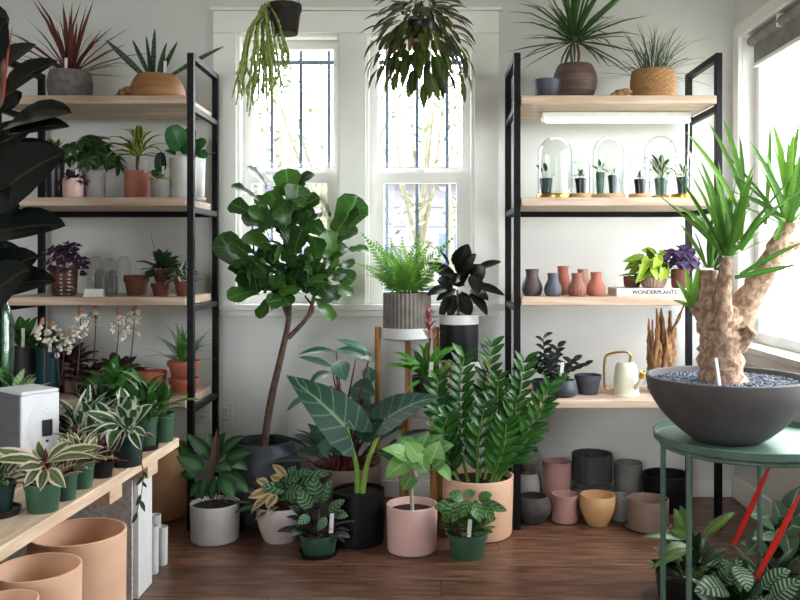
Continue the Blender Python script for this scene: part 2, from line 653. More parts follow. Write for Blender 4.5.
class Plant:
    def __init__(self, name, label, x, ytop, hw, kind, m, z=0.0, D=None, ybase=None, rb=.8, soil=.86, group=None, flute=None, seg=36, soilm=None, cat='plant', h=None, potname='pot', seed=0):
        loc, s, hh, D = where(x, ytop, hw, z, D, ybase)
        hh = h or hh
        self.s, self.D, self.x = s, D, x
        self.rnd = random.Random(hash(label) % 9973 if False else sum(map(ord, label)) + seed)
        self.root = thing(name, label, cat, loc, group)
        me, o = pot_mesh(kind, hw * s, hh, m, rb, seg, flute, fill=.1)
        self.pot = obj(potname, me, self.root)
        self.h = hh
        self.zs = soil * hh
        self.rs = (radius_at(o, self.zs) - max(.055 * hw * s, .0028)) * 1.0
        r = self.rnd
        mb = MB()
        n = 20
        prof = [(self.rs * q, 0) for q in (0.0001, .35, .7, 1)]
        mb.lathe(prof, n)
        mb.v = [v + Vector((0, 0, self.zs + (r.uniform(-.02, .03) * self.rs if i < n * 3 else 0))) for i, v in enumerate(mb.v)]
        obj('soil', mb.mesh(soilm or SOIL, True), self.root)
        self.c = Vector((0, 0, self.zs))

    def L(self, x, y, dd=0.0):
        return P(x, y, self.D + dd) - self.root.location

    def leaf(self, me, p0, p1, n=None, w=1.0, name='leaf'):
        p1 = Vector((p1.x, min(p1.y, 4.06 - self.D), p1.z))
        o = obj(name, me, self.root)
        aim(o, p0, p1, n if n is not None else Vector((0, -.5, .85)), w)
        return o

    def bush(self, n, prof, W, m, L, el=(20, 75), az=(0, 360), pf=.35, b=(.5, 1.1), cup=.2, pm=None, spread=.5, z0=0, wv=.15, name='leaf', c=None, tilt=.25, nk=2, wave=0.0, pr=.012):
        r = self.rnd
        c = c if c is not None else self.c
        if prof in ('ovate', 'lance', 'heart', 'round') and n >= 14:
            n = int(n * 1.5)
            tilt += .15
        for i in range(n):
            a = math.radians(az[0] + (az[1] - az[0]) * ((i * .618034 + r.uniform(-.06, .06)) % 1.0))
            f = (i + .5) / n
            e = math.radians(el[0] + (el[1] - el[0]) * f + r.uniform(-7, 7))
            l = r.uniform(*L) * self.s
            rad = self.rs * spread * (1 - f * .8) * r.uniform(.4, 1)
            p0 = c + Vector((math.cos(a) * rad, math.sin(a) * rad, z0 * self.s * f))
            d = Vector((math.cos(a) * math.cos(e), math.sin(a) * math.cos(e), math.sin(e)))
            nn = Vector((-math.cos(a) * math.sin(e), -math.sin(a) * math.sin(e), math.cos(e)))
            nn += Vector((r.uniform(-1, 1), r.uniform(-1, 1), r.uniform(-1, 1))) * tilt
            bb = b[0] + (b[1] - b[0]) * (i % 4) / 3
            me = leaf_mesh(prof, W, m, round(bb, 2), pf, cup, pm, nk, wave, pr)
            self.leaf(me, p0, p0 + d * l, nn, r.uniform(1 - wv, 1 + wv), name)

    def fronds(self, n, m, sm, L, el=(10, 80), az=(0, 360), b=(.6, 1.4), spread=.4, name='frond', **kw):
        r = self.rnd
        for i in range(n):
            f = (i + .5) / n
            a = math.radians(az[0] + (az[1] - az[0]) * ((i * .618034 + r.uniform(-.05, .05)) % 1.0))
            e = math.radians(el[0] + (el[1] - el[0]) * f + r.uniform(-6, 6))
            l = r.uniform(*L) * self.s
            p0 = self.c + Vector((math.cos(a), math.sin(a), 0)) * self.rs * spread * r.uniform(.2, 1)
            d = Vector((math.cos(a) * math.cos(e), math.sin(a) * math.cos(e), math.sin(e)))
            nn = Vector((-math.cos(a) * math.sin(e), -math.sin(a) * math.sin(e), math.cos(e)))
            bb = b[0] + (b[1] - b[0]) * (i % 3) / 2
            self.leaf(frond_mesh(m, sm, b=round(bb, 2), **kw), p0, p0 + d * l, nn, 1, name)

    def stem(self, pts, rad, m, n=7, name='stem', sub=4, bumps=None):
        return obj(name, MB().tube(pts, rad, n, True, sub, bumps).mesh(m, True, 60), self.root)

    def label(self, x, y, dd, hpx, wpx=3.2, lean=.12):
        """white plastic plant label stuck in the soil, top at pixel (x, y)"""
        p = self.L(x, y, dd)
        h = hpx * self.s
        boxc('plant_label', (wpx * self.s, .0016, h), WHITEP, self.root, p - Vector((0, 0, h / 2)), (lean, lean * .6, 0), .0004)

    def trace(self, lst, conv, prof, W, m, dd=(-.1, .1), dt=(-.1, .1), b=.6, pf=0.06, cup=.2, pm=None, n=(0, -.6, .75), tilt=.4, aspect=None, nk=2, wave=0.0):
        """leaves given by base, tip and width in picture units, spread in depth around the plant"""
        r = self.rnd
        ox, oy, k = conv
        for q in lst:
            d0 = r.uniform(*dd)
            d1 = d0 + r.uniform(*dt)
            if len(q) > 5:
                d0 = q[5]
                d1 = q[6]
            p0, p1 = self.L(ox + q[0] * k, oy + q[1] * k, d0), self.L(ox + q[2] * k, oy + q[3] * k, d1)
            l = (p1 - p0).length
            w = q[4] * k * self.s / (l * W)
            nn = Vector(n) + Vector((r.uniform(-1, 1), r.uniform(-.3, .3), r.uniform(-1, 1))) * tilt
            self.leaf(leaf_mesh(prof, W, m, b, pf, cup, pm, nk, wave), p0, p1, nn, min(w, 2.2))

# ------------------------------------------------------------------ materials
WALL = mat('wall_paint', rgb(226, 225, 222), .75, col2=rgb(219, 218, 215), scale=2.5, bump=.03)
TRIM = mat('trim_paint', rgb(248, 246, 242), .45, col2=rgb(242, 240, 235), scale=3)
SHOPW = mat('low_bounce_grey', rgb(120, 118, 112), .8)  # unseen left and front walls, greyed to cut bounced light
CEILM = mat('ceiling_paint', rgb(214, 212, 206), .8, scale=2)
PLANK = mat('plank_wood', rgb(126, 88, 68), .34, col2=rgb(78, 52, 40), scale=5, stretch=(1.2, 9, 9), vary=.28, bump=.05, spec=.45)
SUBF = mat('subfloor_dark', rgb(40, 28, 22), .9)
BOARD = mat('shelf_wood', rgb(212, 188, 168), .5, col2=rgb(190, 160, 136), scale=4, stretch=(1, 12, 12), vary=.04)
BENCHW = mat('bench_pine', rgb(234, 210, 184), .55, col2=rgb(216, 184, 152), scale=4, stretch=(9, .9, 9), vary=.06)
STEEL = mat('black_steel', rgb(13, 13, 16), .5, metal=.0, col2=rgb(10, 10, 13), spec=.2)
LEGW = mat('stand_oak', rgb(196, 145, 88), .5, col2=rgb(160, 108, 60), scale=9, stretch=(10, 10, .8))
WHITEP = mat('white_plastic', rgb(238, 238, 236), .35, col2=rgb(230, 230, 228))
WHITEC = mat('white_glaze', rgb(228, 227, 226), .3, col2=rgb(218, 217, 216))
SOIL = mat('potting_soil', rgb(46, 35, 28), .95, col2=rgb(26, 19, 15), scale=60, bump=.8)
TERRA = mat('terracotta', rgb(182, 100, 74), .8, col2=rgb(160, 84, 62), scale=14, bump=.08, vary=.08)
DTERRA = mat('dark_terracotta', rgb(126, 72, 58), .75, col2=rgb(104, 58, 48), scale=14, bump=.08, vary=.08)
PEACH = mat('peach_ceramic', rgb(236, 194, 164), .6, col2=rgb(228, 182, 150), scale=5)
PINK = mat('pink_ceramic', rgb(234, 194, 188), .5, col2=rgb(226, 182, 176), scale=6)
DPINK = mat('dusty_pink', rgb(176, 132, 126), .7, col2=rgb(160, 118, 112), scale=8)
TAN = mat('tan_ceramic', rgb(212, 168, 118), .6, col2=rgb(198, 152, 102), scale=6)
CHAR = mat('charcoal_stoneware', rgb(62, 61, 64), .7, col2=rgb(52, 50, 54), scale=12, bump=.05)
GREYC = mat('grey_stoneware', rgb(128, 124, 118), .75, col2=rgb(112, 108, 104), scale=12, bump=.08)
LGREY = mat('light_grey_stoneware', rgb(178, 174, 170), .7, col2=rgb(164, 160, 156), scale=12)
TAUPE = mat('taupe_ceramic', rgb(140, 116, 104), .7, col2=rgb(126, 104, 94), scale=10)
BLACKC = mat('black_ceramic', rgb(24, 24, 27), .45, col2=rgb(19, 19, 22), spec=.3)
SLATE = mat('slate_blue_ceramic', rgb(66, 70, 80), .55, col2=rgb(54, 57, 66), scale=5)
NURS = mat('nursery_green', rgb(60, 96, 74), .45, col2=rgb(50, 84, 64), scale=8, vary=.1)
NURSD = mat('nursery_dark', rgb(28, 58, 54), .45, col2=rgb(24, 48, 46), scale=8)
BLKP = mat('black_plastic', rgb(20, 20, 22), .4, col2=rgb(16, 16, 18))
BRONZE = mat('brown_glaze', rgb(92, 58, 46), .25, col2=rgb(70, 42, 34), scale=10)
BARKW = mat('yucca_bark', rgb(192, 162, 138), .9, col2=rgb(138, 106, 86), scale=46, stretch=(1.6, 1.6, 1.1), bump=1.0, detail=8)
BARKR = mat('fig_bark', rgb(104, 76, 66), .85, col2=rgb(76, 54, 48), scale=40, stretch=(1.5, 1.5, .8), bump=.3)
STEMG = mat('green_stem', rgb(110, 140, 66), .5, col2=rgb(92, 122, 54))
STEMB = mat('brown_stem', rgb(104, 78, 60), .7, col2=rgb(78, 58, 44))
STEMR = mat('red_stem', rgb(110, 44, 38), .5, col2=rgb(90, 36, 32))
DRIFT = mat('driftwood', rgb(176, 132, 88), .85, col2=rgb(112, 76, 48), scale=30, stretch=(2.2, 2.2, .6), bump=.8, detail=6)
BRASS = mat('brass', rgb(204, 164, 84), .28, metal=1.0, col2=rgb(190, 150, 74))
CREAM = mat('cream_enamel', rgb(222, 220, 200), .3, col2=rgb(214, 212, 190))
SAGE = mat('sage_metal', rgb(96, 124, 108), .42, col2=rgb(88, 114, 100))
STONEM = mat('blue_grey_gravel', rgb(140, 150, 172), .6, col2=rgb(60, 66, 82), vary=.35, scale=80)
CONC = mat('concrete_block', rgb(218, 216, 214), .95, col2=rgb(188, 186, 184), scale=60, bump=.6)
CARD = mat('card', rgb(240, 236, 228), .7)
GLASS = glassmat('clear_glass', (.985, .995, .99, 1), .42, base=.02)
WGLASS = glassmat('window_glass', (.98, .99, .99, 1), .3, base=.03)
GGLASS = glassmat('green_glass', (.62, .78, .66, 1), .55, base=.1)
BARM = mat('grille_steel', rgb(72, 84, 102), .5, col2=rgb(64, 76, 94))

# ------------------------------------------------------------------ room shell
YW = 4.10                                    # face of the back wall
XR, XL, YF, ZC = 1.47, -2.7, -2.4, 2.75


def wx(x):
    return (x - CX) * YW / F


def wz(y):
    return H - (y - CY) * YW / F


floor = struct(box('floor', XL - .2, XR + .2, YF - .2, YW + .2, -.06, -.004, SUBF))
rf = random.Random(3)
PW = .152
base_me = {}
j = 0
y = YW - PW
while y > .9:
    x = XL - rf.uniform(0, 1.1)
    while x < XR:
        l = 1.22
        x0, x1 = max(x, XL), min(x + l, XR)
        if x1 - x0 > .02:
            k = round(x1 - x0, 3)
            if k not in base_me:
                base_me[k] = MB().box(.0008, k - .0008, .0008, PW - .0008, -.008, 0).mesh(PLANK, bevel=.0012)
            obj('plank', base_me[k], floor, (x0, y, 0))
        x += l
    y -= PW
box('plank_field', XL, XR, YF, y + PW - .001, -.008, 0, PLANK, floor)

O1 = (wx(237), wx(340), wz(304), wz(34))
O2 = (wx(366), wx(474), wz(304), wz(34))
wb = MB()
for a, b_, c, d in ((XL - .2, O1[0], -.05, ZC), (O1[1], O2[0], -.05, ZC), (O2[1], XR + .2, -.05, ZC), (O1[0], O1[1], -.05, O1[2]), (O1[0], O1[1], O1[3], ZC), (O2[0], O2[1], -.05, O2[2]), (O2[0], O2[1], O2[3], ZC)):
    wb.box(a, b_, YW, YW + .2, c, d)
struct(obj('wall_back', wb.mesh(WALL)))
RW = (1.7, 4.0, .755, 2.19)                 # right-hand window: y0 y1 z0 z1
wr = MB()
for y0, y1, z0, z1 in ((YF, RW[0], -.05, ZC), (RW[1], YW, -.05, ZC), (RW[0], RW[1], -.05, RW[2]), (RW[0], RW[1], RW[3], ZC)):
    wr.box(XR, XR + .2, y0, y1, z0, z1)
struct(obj('wall_right', wr.mesh(WALL)))
struct(box('wall_left', XL - .2, XL, YF, YW, -.05, ZC, SHOPW))
wf = MB()
FW = (-2.55, -.45, 1.15, 2.4)                 # unseen opening added behind the viewer, sized and placed for fill light
for x0, x1, z0, z1 in ((XL - .2, FW[0], -.05, ZC), (FW[1], XR + .2, -.05, ZC), (FW[0], FW[1], -.05, FW[2]), (FW[0], FW[1], FW[3], ZC)):
    wf.box(x0, x1, YF - .2, YF, z0, z1)
struct(obj('wall_front', wf.mesh(SHOPW)))
struct(box('ceiling', XL - .2, XR + .2, YF - .2, YW + .2, ZC, ZC + .1, CEILM))
struct(box('baseboard_back', XL, XR - .02, YW - .018, YW - .0005, .001, .08, TRIM))
struct(box('baseboard_right', XR - .018, XR - .0005, YF + .02, YW - .02, .001, .11, TRIM))
portal('portal_window_a', ((O1[0] + O1[1]) / 2, YW + .19, (O1[2] + O1[3]) / 2), (-math.pi / 2, 0, 0), O1[1] - O1[0], O1[3] - O1[2])
portal('portal_window_b', ((O2[0] + O2[1]) / 2, YW + .19, (O2[2] + O2[3]) / 2), (-math.pi / 2, 0, 0), O2[1] - O2[0], O2[3] - O2[2])
portal('portal_window_c', (XR + .19, (RW[0] + RW[1]) / 2, (RW[2] + RW[3]) / 2), (0, math.pi / 2, 0), RW[3] - RW[2], RW[1] - RW[0])
portal('portal_fill_opening', ((FW[0] + FW[1]) / 2, YF - .19, (FW[2] + FW[3]) / 2), (math.pi / 2, 0, 0), FW[1] - FW[0], FW[3] - FW[2])

# casing boards of the double window
T1 = struct(thing('trim_1', 'cream casing boards round the twin sash windows', 'trim', (0, YW, 0)))
del T1['category']
for nm, a, b_, c, d, th in (('casing_board', wx(214), wx(499), wz(34), wz(12), .022), ('casing_board', wx(214), wx(237), wz(304), wz(34), .02), ('casing_board', wx(340), wx(366), wz(304), wz(34), .02), ('casing_board', wx(474), wx(499), wz(304), wz(34), .02), ('window_stool', wx(207), wx(506), wz(310), wz(304), .055), ('apron', wx(212), wx(501), wz(316), wz(310), .018), ('cap_moulding', wx(211), wx(502), wz(12), wz(8.5), .034)):
    box(nm, a, b_, -th, -.0005, c + .0006, d - .0006, TRIM, T1)


def sash_window(name, o, gx, gy, lx, ly, label):
    """double-hung window: upper glass gx,gy and lower glass lx,ly in wall-plane metres"""
    w = struct(thing(name, label, 'window', (0, YW, 0)))
    del w['category']
    e = .0008

    def ring(nm, a0, a1, c0, c1, b0, b1, d0, d1, y0, y1):
        mb = MB()
        mb.box(a0, b0, y0, y1, c0, c1)
        mb.box(b1, a1, y0, y1, c0, c1)
        mb.box(b0, b1, y0, y1, c0, d0)
        mb.box(b0, b1, y0, y1, d1, c1)
        return obj(nm, mb.mesh(TRIM), w)
    zm = (gy[0] + ly[1]) / 2
    ring('upper_sash', o[0] + e, o[1] - e, zm - .012, o[3] - e, gx[0], gx[1], gy[0], gy[1], .10, .135)
    ring('lower_sash', o[0] + e, o[1] - e, o[2] + e, zm + .012, lx[0], lx[1], ly[0], ly[1], .06, .095)
    box('pane', gx[0] + e, gx[1] - e, .115, .119, gy[0] + e, gy[1] - e, WGLASS, w, 0)
    box('pane', lx[0] + e, lx[1] - e, .075, .079, ly[0] + e, ly[1] - e, WGLASS, w, 0)
    mb = MB()
    for a, b_ in ((o[0] + e, o[0] + .014), (o[1] - .014, o[1] - e)):
        mb.box(a, b_, .004, .058, o[2] + e, o[3] - e)
    mb.box(o[0] + .014, o[1] - .014, .004, .058, o[3] - .014, o[3] - e)
    obj('stop_bead', mb.mesh(TRIM), w)
    boxc('sash_lock', (.04, .02, .014), TRIM, w, ((o[0] + o[1]) / 2, .05, zm + .022))


sash_window('window_1', O1, (wx(248), wx(331)), (wz(166), wz(44)), (wx(249), wx(326)), (wz(292), wz(182)), 'cream sash window behind the fiddle leaf fig')
sash_window('window_2', O2, (wx(377), wx(463)), (wz(166), wz(44)), (wx(383), wx(457)), (wz(292), wz(182)), 'cream sash window behind the fern')

# outside security grilles
for nm, xs, x0, x1, lb in (('window_grille', (272, 301, 329), 240, 338, 'dark blue steel security bars outside the window behind the fig'), ('window_grille', (387, 417, 447), 362, 474, 'dark blue steel security bars outside the window behind the fern')):
    D = YW + .24
    s = D / F
    g = thing(nm, lb, 'window grille', ((x0 + x1) / 2 * s - CX * s, D, H - (300 - CY) * s))
    gx = g.location.x
    for xx in xs:
        X = (xx - CX) * s - gx
        box('bar', X - .008, X + .008, -.008, .008, 0, 255 * s, BARM, g, .001)
    for yy in (63, 290):
        box('rail', (x0 - CX) * s - gx, (x1 - CX) * s - gx, -.012, -.0085, (300 - yy) * s - .012, (300 - yy) * s + .012, BARM, g, .001)
        for xx in (x0 + 1, x1 - 2):
            X = (xx - CX) * s - gx
            box('wall_bracket', X - .012, X + .012, -.0395, -.0125, (300 - yy) * s - .012, (300 - yy) * s + .012, BARM, g, .001)

# window in the right wall
w3 = struct(thing('window_3', 'large bright window in the side wall', 'window', (XR, 0, 0)))
del w3['category']
mb = MB()
for y0, y1, z0, z1 in ((RW[0], RW[0] + .05, RW[2], RW[3]), (RW[1] - .05, RW[1], RW[2], RW[3]), (RW[0] + .05, RW[1] - .05, RW[2], RW[2] + .05), (RW[0] + .05, RW[1] - .05, RW[3] - .05, RW[3]), (2.7, 2.76, RW[2] + .05, RW[3] - .05)):
    mb.box(.06, .11, y0 + .0008, y1 - .0008, z0 + .0008, z1 - .0008)
obj('window_frame', mb.mesh(TRIM), w3)
box('pane', .082, .086, RW[0] + .051, 2.699, RW[2] + .051, RW[3] - .051, WGLASS, w3, 0)
box('pane', .082, .086, 2.761, RW[1] - .051, RW[2] + .051, RW[3] - .051, WGLASS, w3, 0)
T2 = struct(thing('trim_2', 'cream casing and sill of the side window', 'trim', (XR, 0, 0)))
del T2['category']
box('window_stool', -.055, .058, RW[0] - .06, RW[1] + .06, RW[2] - .03, RW[2] - .001, TRIM, T2)
box('apron', -.018, -.0005, RW[0] - .05, RW[1] + .05, RW[2] - .09, RW[2] - .031, TRIM, T2)
box('casing_board', -.02, -.0005, RW[1] + .001, RW[1] + .07, RW[2], RW[3] + .06, TRIM, T2)
box('casing_board', -.02, -.0005, RW[0] - .07, RW[0] - .001, RW[2], RW[3] + .06, TRIM, T2)
box('casing_board', -.02, -.0005, RW[0] + .001, RW[1] - .001, RW[3] + .001, RW[3] + .06, TRIM, T2)
SHADE = mat('grey_shade', rgb(150, 150, 146), .8, col2=rgb(130, 130, 128))
sh = thing('roller_shade', 'grey rolled-up shade across the top of the side window', 'window shade', (XR, 2.4, RW[3] - .12))
obj('shade_roll', MB().tube([(.025, -.64, .085), (.025, 1.55, .085)], .024, 12).mesh(SHADE, True, 40), sh)
box('shade_cloth', .028, .032, -.62, 1.53, -.02, .07, SHADE, sh, 0)
box('bottom_rail', .022, .038, -.62, 1.53, -.04, -.021, TRIM, sh)
for yy in (1.2, .5, -.2):
    box('bracket', .002, .055, yy, yy + .018, .062, .118, TRIM, sh)
g = thing('window_grille', 'dark blue steel security bars outside the side window', 'window grille', (XR + .3, RW[1], .7))
for k in range(9):
    box('bar', -.008, .008, -.15 - .25 * k - .008, -.15 - .25 * k + .008, 0, 1.55, BARM, g, .001)
for zz in (.13, 1.38):
    box('rail', -.012, -.0085, -2.3, 0, zz - .014, zz + .014, BARM, g, .001)

# outside: yard, pale house and bare trees
GRASS = mat('yard', rgb(150, 150, 130), .9)
HOUSE = mat('lilac_siding', rgb(116, 110, 124), .7, col2=rgb(110, 104, 120))
ROOFM = mat('house_roof', rgb(96, 88, 100), .8)
BARK = mat('pale_bark', rgb(112, 106, 88), .9, col2=rgb(98, 94, 78))
HGL = mat('house_glass', rgb(72, 84, 104), .4)
struct(box('ground_outside', -14, 16, -16, 26, -.4, -.25, GRASS))
hs = thing('neighbour_house', 'pale lilac house seen through the window behind the fern', 'house', (0, 10.5, -.24))
hh = 2.35
box('wall', -6.5, 4.2, 0, 3, 0, hh, HOUSE, hs)
for k in range(9):
    box('siding', -6.5, 4.2, -.02, -.0005, .1 + k * .24, .1 + k * .24 + .21, HOUSE, hs)
rf_ = obj('roof', MB().box(-6.7, 4.4, -.35, 3.2, hh + .001, hh + .14).mesh(ROOFM), hs)
for xx in (.05, -2.4):
    wn = box('window', xx, xx + .5, -.05, -.021, .95, 1.75, TRIM, hs)
    box('pane', xx + .05, xx + .45, -.06, -.051, 1.0, 1.7, HGL, wn)
for k, (x, y, lb) in enumerate(((-1.0, 8.2, 'pale bare tree outside the window behind the hanging cactus'), (-.1, 8.8, 'pale forked bare tree outside the window behind the fern'), (4.6, 5.5, 'pale bare tree outside the side window'))):
    t = thing('bare_tree', lb, 'tree', (x, y, -.25))
    rr = random.Random(k + 5)
    obj('trunk', MB().tube([(0, 0, 0), (.05, 0, 1), (-.03, .05, 2)], [.06, .05, .045], 8, True, 4).mesh(BARK, True), t)
    for q in range(7):
        a = rr.uniform(0, 6.28)
        z0 = rr.uniform(1.3, 2)
        l = rr.uniform(.8, 1.5)
        obj('branch', MB().tube([(0, 0, z0), (math.cos(a) * l * .3, math.sin(a) * l * .3, z0 + l * .5), (math.cos(a) * l * .55, math.sin(a) * l * .5, z0 + l * 1.2)], [.03, .02, .006], 6, True, 3).mesh(BARK, True), t)

BUSHM = mat('outdoor_leaf', rgb(104, 110, 84), .8, col2=rgb(84, 92, 66), scale=6)
for k, (x, y, lb) in enumerate(((-1.5, 7.4, 'pale outdoor shrub behind the fig window'), (.15, 7.6, 'pale outdoor shrub behind the fern window'))):
    t = thing('outdoor_shrub', lb, 'shrub', (x, y, -.25))
    rr = random.Random(k + 40)
    obj('stem', MB().tube([(0, 0, 0), (.05, 0, 1.2), (0, .05, 2.6)], [.04, .03, .01], 6).mesh(BARK, True), t)
    vv, ff = [], []
    for q in range(700):
        th, zz = rr.uniform(0, 6.28), rr.uniform(.3, 3.4)
        ra = .75 * math.sqrt(rr.random()) * (1.15 - abs(zz - 1.6) / 2.4)
        c = Vector((math.cos(th) * ra, math.sin(th) * ra, zz))
        u_ = Vector((rr.uniform(-1, 1), rr.uniform(-1, 1), rr.uniform(-1, 1))).normalized() * .05
        w_ = u_.cross(Vector((rr.uniform(-1, 1), rr.uniform(-1, 1), rr.uniform(-1, 1)))).normalized() * .022
        b_ = len(vv)
        vv += [c - u_, c + w_, c + u_, c - w_]
        ff.append((b_, b_ + 1, b_ + 2, b_ + 3))
    obj('foliage', mesh_from(vv, ff, BUSHM, False), t)['kind'] = 'stuff'

# wall outlets
OUTL = mat('outlet_ivory', rgb(232, 230, 224), .4)
DARKS = mat('slot_dark', rgb(30, 28, 28), .6)
for x, y, lb in ((225.5, 415, 'ivory double wall outlet beside the slate bowl of the fig'), (203, 412, 'ivory double wall outlet between the black shelf posts')):
    t = thing('wall_outlet', lb, 'outlet', (wx(x), YW, wz(y)))
    w_, h_ = .036, .057
    box('cover_plate', -w_, w_, -.006, -.0006, -h_, h_, OUTL, t, .002)
    for zz in (.024, -.024):
        o = box('socket', -.016, .016, -.009, -.0061, zz - .015, zz + .015, OUTL, t, .002)
        for xx in (-.006, .006):
            box('slot', xx - .0015, xx + .0015, -.0105, -.0091, zz - .004, zz + .006, DARKS, o, 0)

# ------------------------------------------------------------------ shelving units
YN, YB = 3.59, 4.03                          # front and rear faces of the units
B1, B2, B3, B4 = 1.835, 1.405, .985, .552    # board tops
ZT = 2.018
PT = .028


def shelf_unit(x0, x1, label, extents):
    r = thing('shelving_unit', label, 'shelf', (x0, YN, 0))
    w, d = x1 - x0, YB - YN
    h = PT / 2
    for xx in (0, w):
        for yy in (h, d - h):
            box('post', xx - h, xx + h, yy - h, yy + h, .001, ZT, STEEL, r, .002)
        box('top_bar', xx - h, xx + h, PT + .0005, d - PT - .0005, ZT - PT, ZT, STEEL, r, .002)
        for zb in (B1, B2, B3, B4):
            box('side_bar', xx - h * .8, xx + h * .8, PT + .0005, d - PT - .0005, zb - .062, zb - .036, STEEL, r, .002)
    box('rear_rail', h + .0005, w - h - .0005, d - PT, d - .006, B2 - .062, B2 - .036, STEEL, r, .002)
    for zb, (a, b_) in zip((B1, B2, B3, B4), extents):
        box('shelf_board', a - x0, b_ - x0, -.012, d - PT - .003, zb - .0355, zb, BOARD, r, .003)
    return r


XA0, XA1, XB0, XB1 = -1.835, -1.013, .369, 1.222
e_ = PT / 2 + .001
shelf_unit(XA0, XA1, 'black steel shelving unit with four pale boards behind the pine bench', ((XA0 + e_, XA1 - e_), (XA0 + e_, XA1 - e_), (XA0 + e_, XA1 - e_), (XA0 + e_, XA1 - e_)))
shelf_unit(XB0, XB1, 'black steel shelving unit with four pale boards and a grow light', ((XB0 + e_, XB1 - e_),) * 4)

# ------------------------------------------------------------------ leaf materials
FIG = leafmat('fig_leaf', rgb(22, 50, 26), rgb(72, 116, 44), 'veins', rough=.32, N=6, vein=rgb(92, 130, 62), spec=.4)
RUB = leafmat('rubber_leaf', rgb(14, 20, 17), rgb(28, 34, 30), 'plain', rough=.2, spec=.45, trans=.02, vein=rgb(66, 66, 54))
RUB2 = leafmat('burgundy_rubber_leaf', rgb(16, 21, 18), rgb(32, 34, 28), 'plain', rough=.3, trans=.02, vein=rgb(66, 58, 52))
ALO = leafmat('alocasia_leaf', rgb(28, 58, 46), rgb(44, 78, 54), 'veins', rough=.5, N=5, vein=rgb(104, 134, 100), trans=.08, spec=.15)
AGL = leafmat('aglaonema_leaf', rgb(34, 68, 54), rgb(80, 122, 98), 'plain', rough=.35, vein=rgb(120, 150, 120))
ZZL = leafmat('zz_leaf', rgb(26, 62, 28), rgb(56, 104, 40), 'plain', rough=.25, vein=rgb(96, 140, 60))
ZZD = leafmat('dark_zz_leaf', rgb(24, 34, 30), rgb(46, 58, 50), 'plain', rough=.28)
FERN = leafmat('fern_leaf', rgb(76, 132, 48), rgb(128, 174, 74), 'plain', rough=.5, trans=.25)
FERND = leafmat('dark_fern_leaf', rgb(44, 92, 44), rgb(84, 134, 62), 'plain', rough=.5, trans=.2)
GREEN = leafmat('mid_green_leaf', rgb(38, 80, 38), rgb(84, 134, 56), 'plain', rough=.4)
DGREEN = leafmat('dark_green_leaf', rgb(22, 44, 28), rgb(44, 76, 42), 'plain', rough=.4)
LIME = leafmat('lime_leaf', rgb(92, 138, 36), rgb(178, 196, 60), 'plain', rough=.4, trans=.25)
YUC = leafmat('yucca_leaf', rgb(62, 116, 44), rgb(146, 194, 78), 'plain', rough=.4, trans=.3, vein=rgb(150, 190, 90))
REDL = leafmat('red_sword_leaf', rgb(110, 40, 44), rgb(150, 74, 68), 'streak', c3=rgb(78, 62, 46), rough=.45)
SANS = leafmat('snake_leaf', rgb(34, 58, 42), rgb(48, 74, 50), 'cross', c3=rgb(92, 110, 84), rough=.4, trans=.04)
MARG = leafmat('marginata_leaf', rgb(34, 66, 36), rgb(74, 106, 52), 'plain', rough=.4)
SPID = leafmat('striped_leaf', rgb(70, 104, 40), rgb(96, 126, 48), 'margin', c3=rgb(210, 200, 120), rough=.4)
PURP = leafmat('purple_leaf', rgb(44, 26, 44), rgb(72, 44, 70), 'plain', rough=.5, vein=rgb(90, 60, 84))
VIOL = leafmat('violet_leaf', rgb(52, 34, 70), rgb(78, 54, 94), 'plain', rough=.5)
JEWEL = leafmat('jewel_orchid_leaf', rgb(46, 30, 34), rgb(70, 46, 46), 'veins', rough=.5, vein=rgb(130, 86, 80))
CALW = leafmat('white_edged_leaf', rgb(32, 68, 42), rgb(70, 108, 62), 'margin', c3=rgb(220, 220, 200), rough=.4)
STRO = leafmat('pink_cream_leaf', rgb(64, 96, 56), rgb(110, 130, 80), 'margin', c3=rgb(236, 216, 192), rough=.4, vein=rgb(214, 160, 150))
STRP = leafmat('wine_leaf', rgb(72, 22, 36), rgb(128, 52, 64), 'plain', rough=.45, vein=rgb(206, 150, 146))
CALM = leafmat('banded_leaf', rgb(38, 70, 46), rgb(58, 94, 60), 'bands', c3=rgb(112, 142, 110), rough=.4, N=5)
CALP = leafmat('peach_banded_leaf', rgb(92, 96, 66), rgb(148, 128, 92), 'streak', c3=rgb(220, 186, 140), rough=.45)
CALD = leafmat('calathea_leaf', rgb(26, 58, 38), rgb(56, 96, 56), 'centre', c3=rgb(76, 116, 74), rough=.38)
PEAC = leafmat('peacock_leaf', rgb(30, 64, 34), rgb(46, 86, 42), 'bands', c3=rgb(92, 126, 62), rough=.4, N=4, slope=.6)
ZEBR = leafmat('zebra_leaf', rgb(24, 50, 32), rgb(38, 68, 40), 'bands', c3=rgb(132, 160, 120), rough=.4, N=8)
HANG = leafmat('trailing_leaf', rgb(34, 50, 22), rgb(88, 98, 42), 'plain', rough=.45, trans=.15, spec=.2)
HANGB = leafmat('brown_tinged_leaf', rgb(92, 66, 38), rgb(124, 92, 56), 'plain', rough=.45, trans=.18)
RHIP = mat('cactus_green', rgb(160, 178, 92), .6, col2=rgb(116, 140, 66), scale=60, vary=.15)
TILL = leafmat('wiry_leaf', rgb(58, 82, 62), rgb(98, 118, 92), 'plain', rough=.6)
SCHE = leafmat('umbrella_leaf', rgb(34, 66, 38), rgb(66, 96, 50), 'plain', rough=.4)
ROUNDL = leafmat('coin_leaf', rgb(38, 88, 48), rgb(62, 118, 62), 'plain', rough=.32)
BROM = leafmat('bromeliad_leaf', rgb(48, 104, 40), rgb(92, 148, 56), 'plain', rough=.35)
BROMF = leafmat('bromeliad_bract', rgb(124, 30, 40), rgb(222, 170, 168), 'plain', rough=.45)
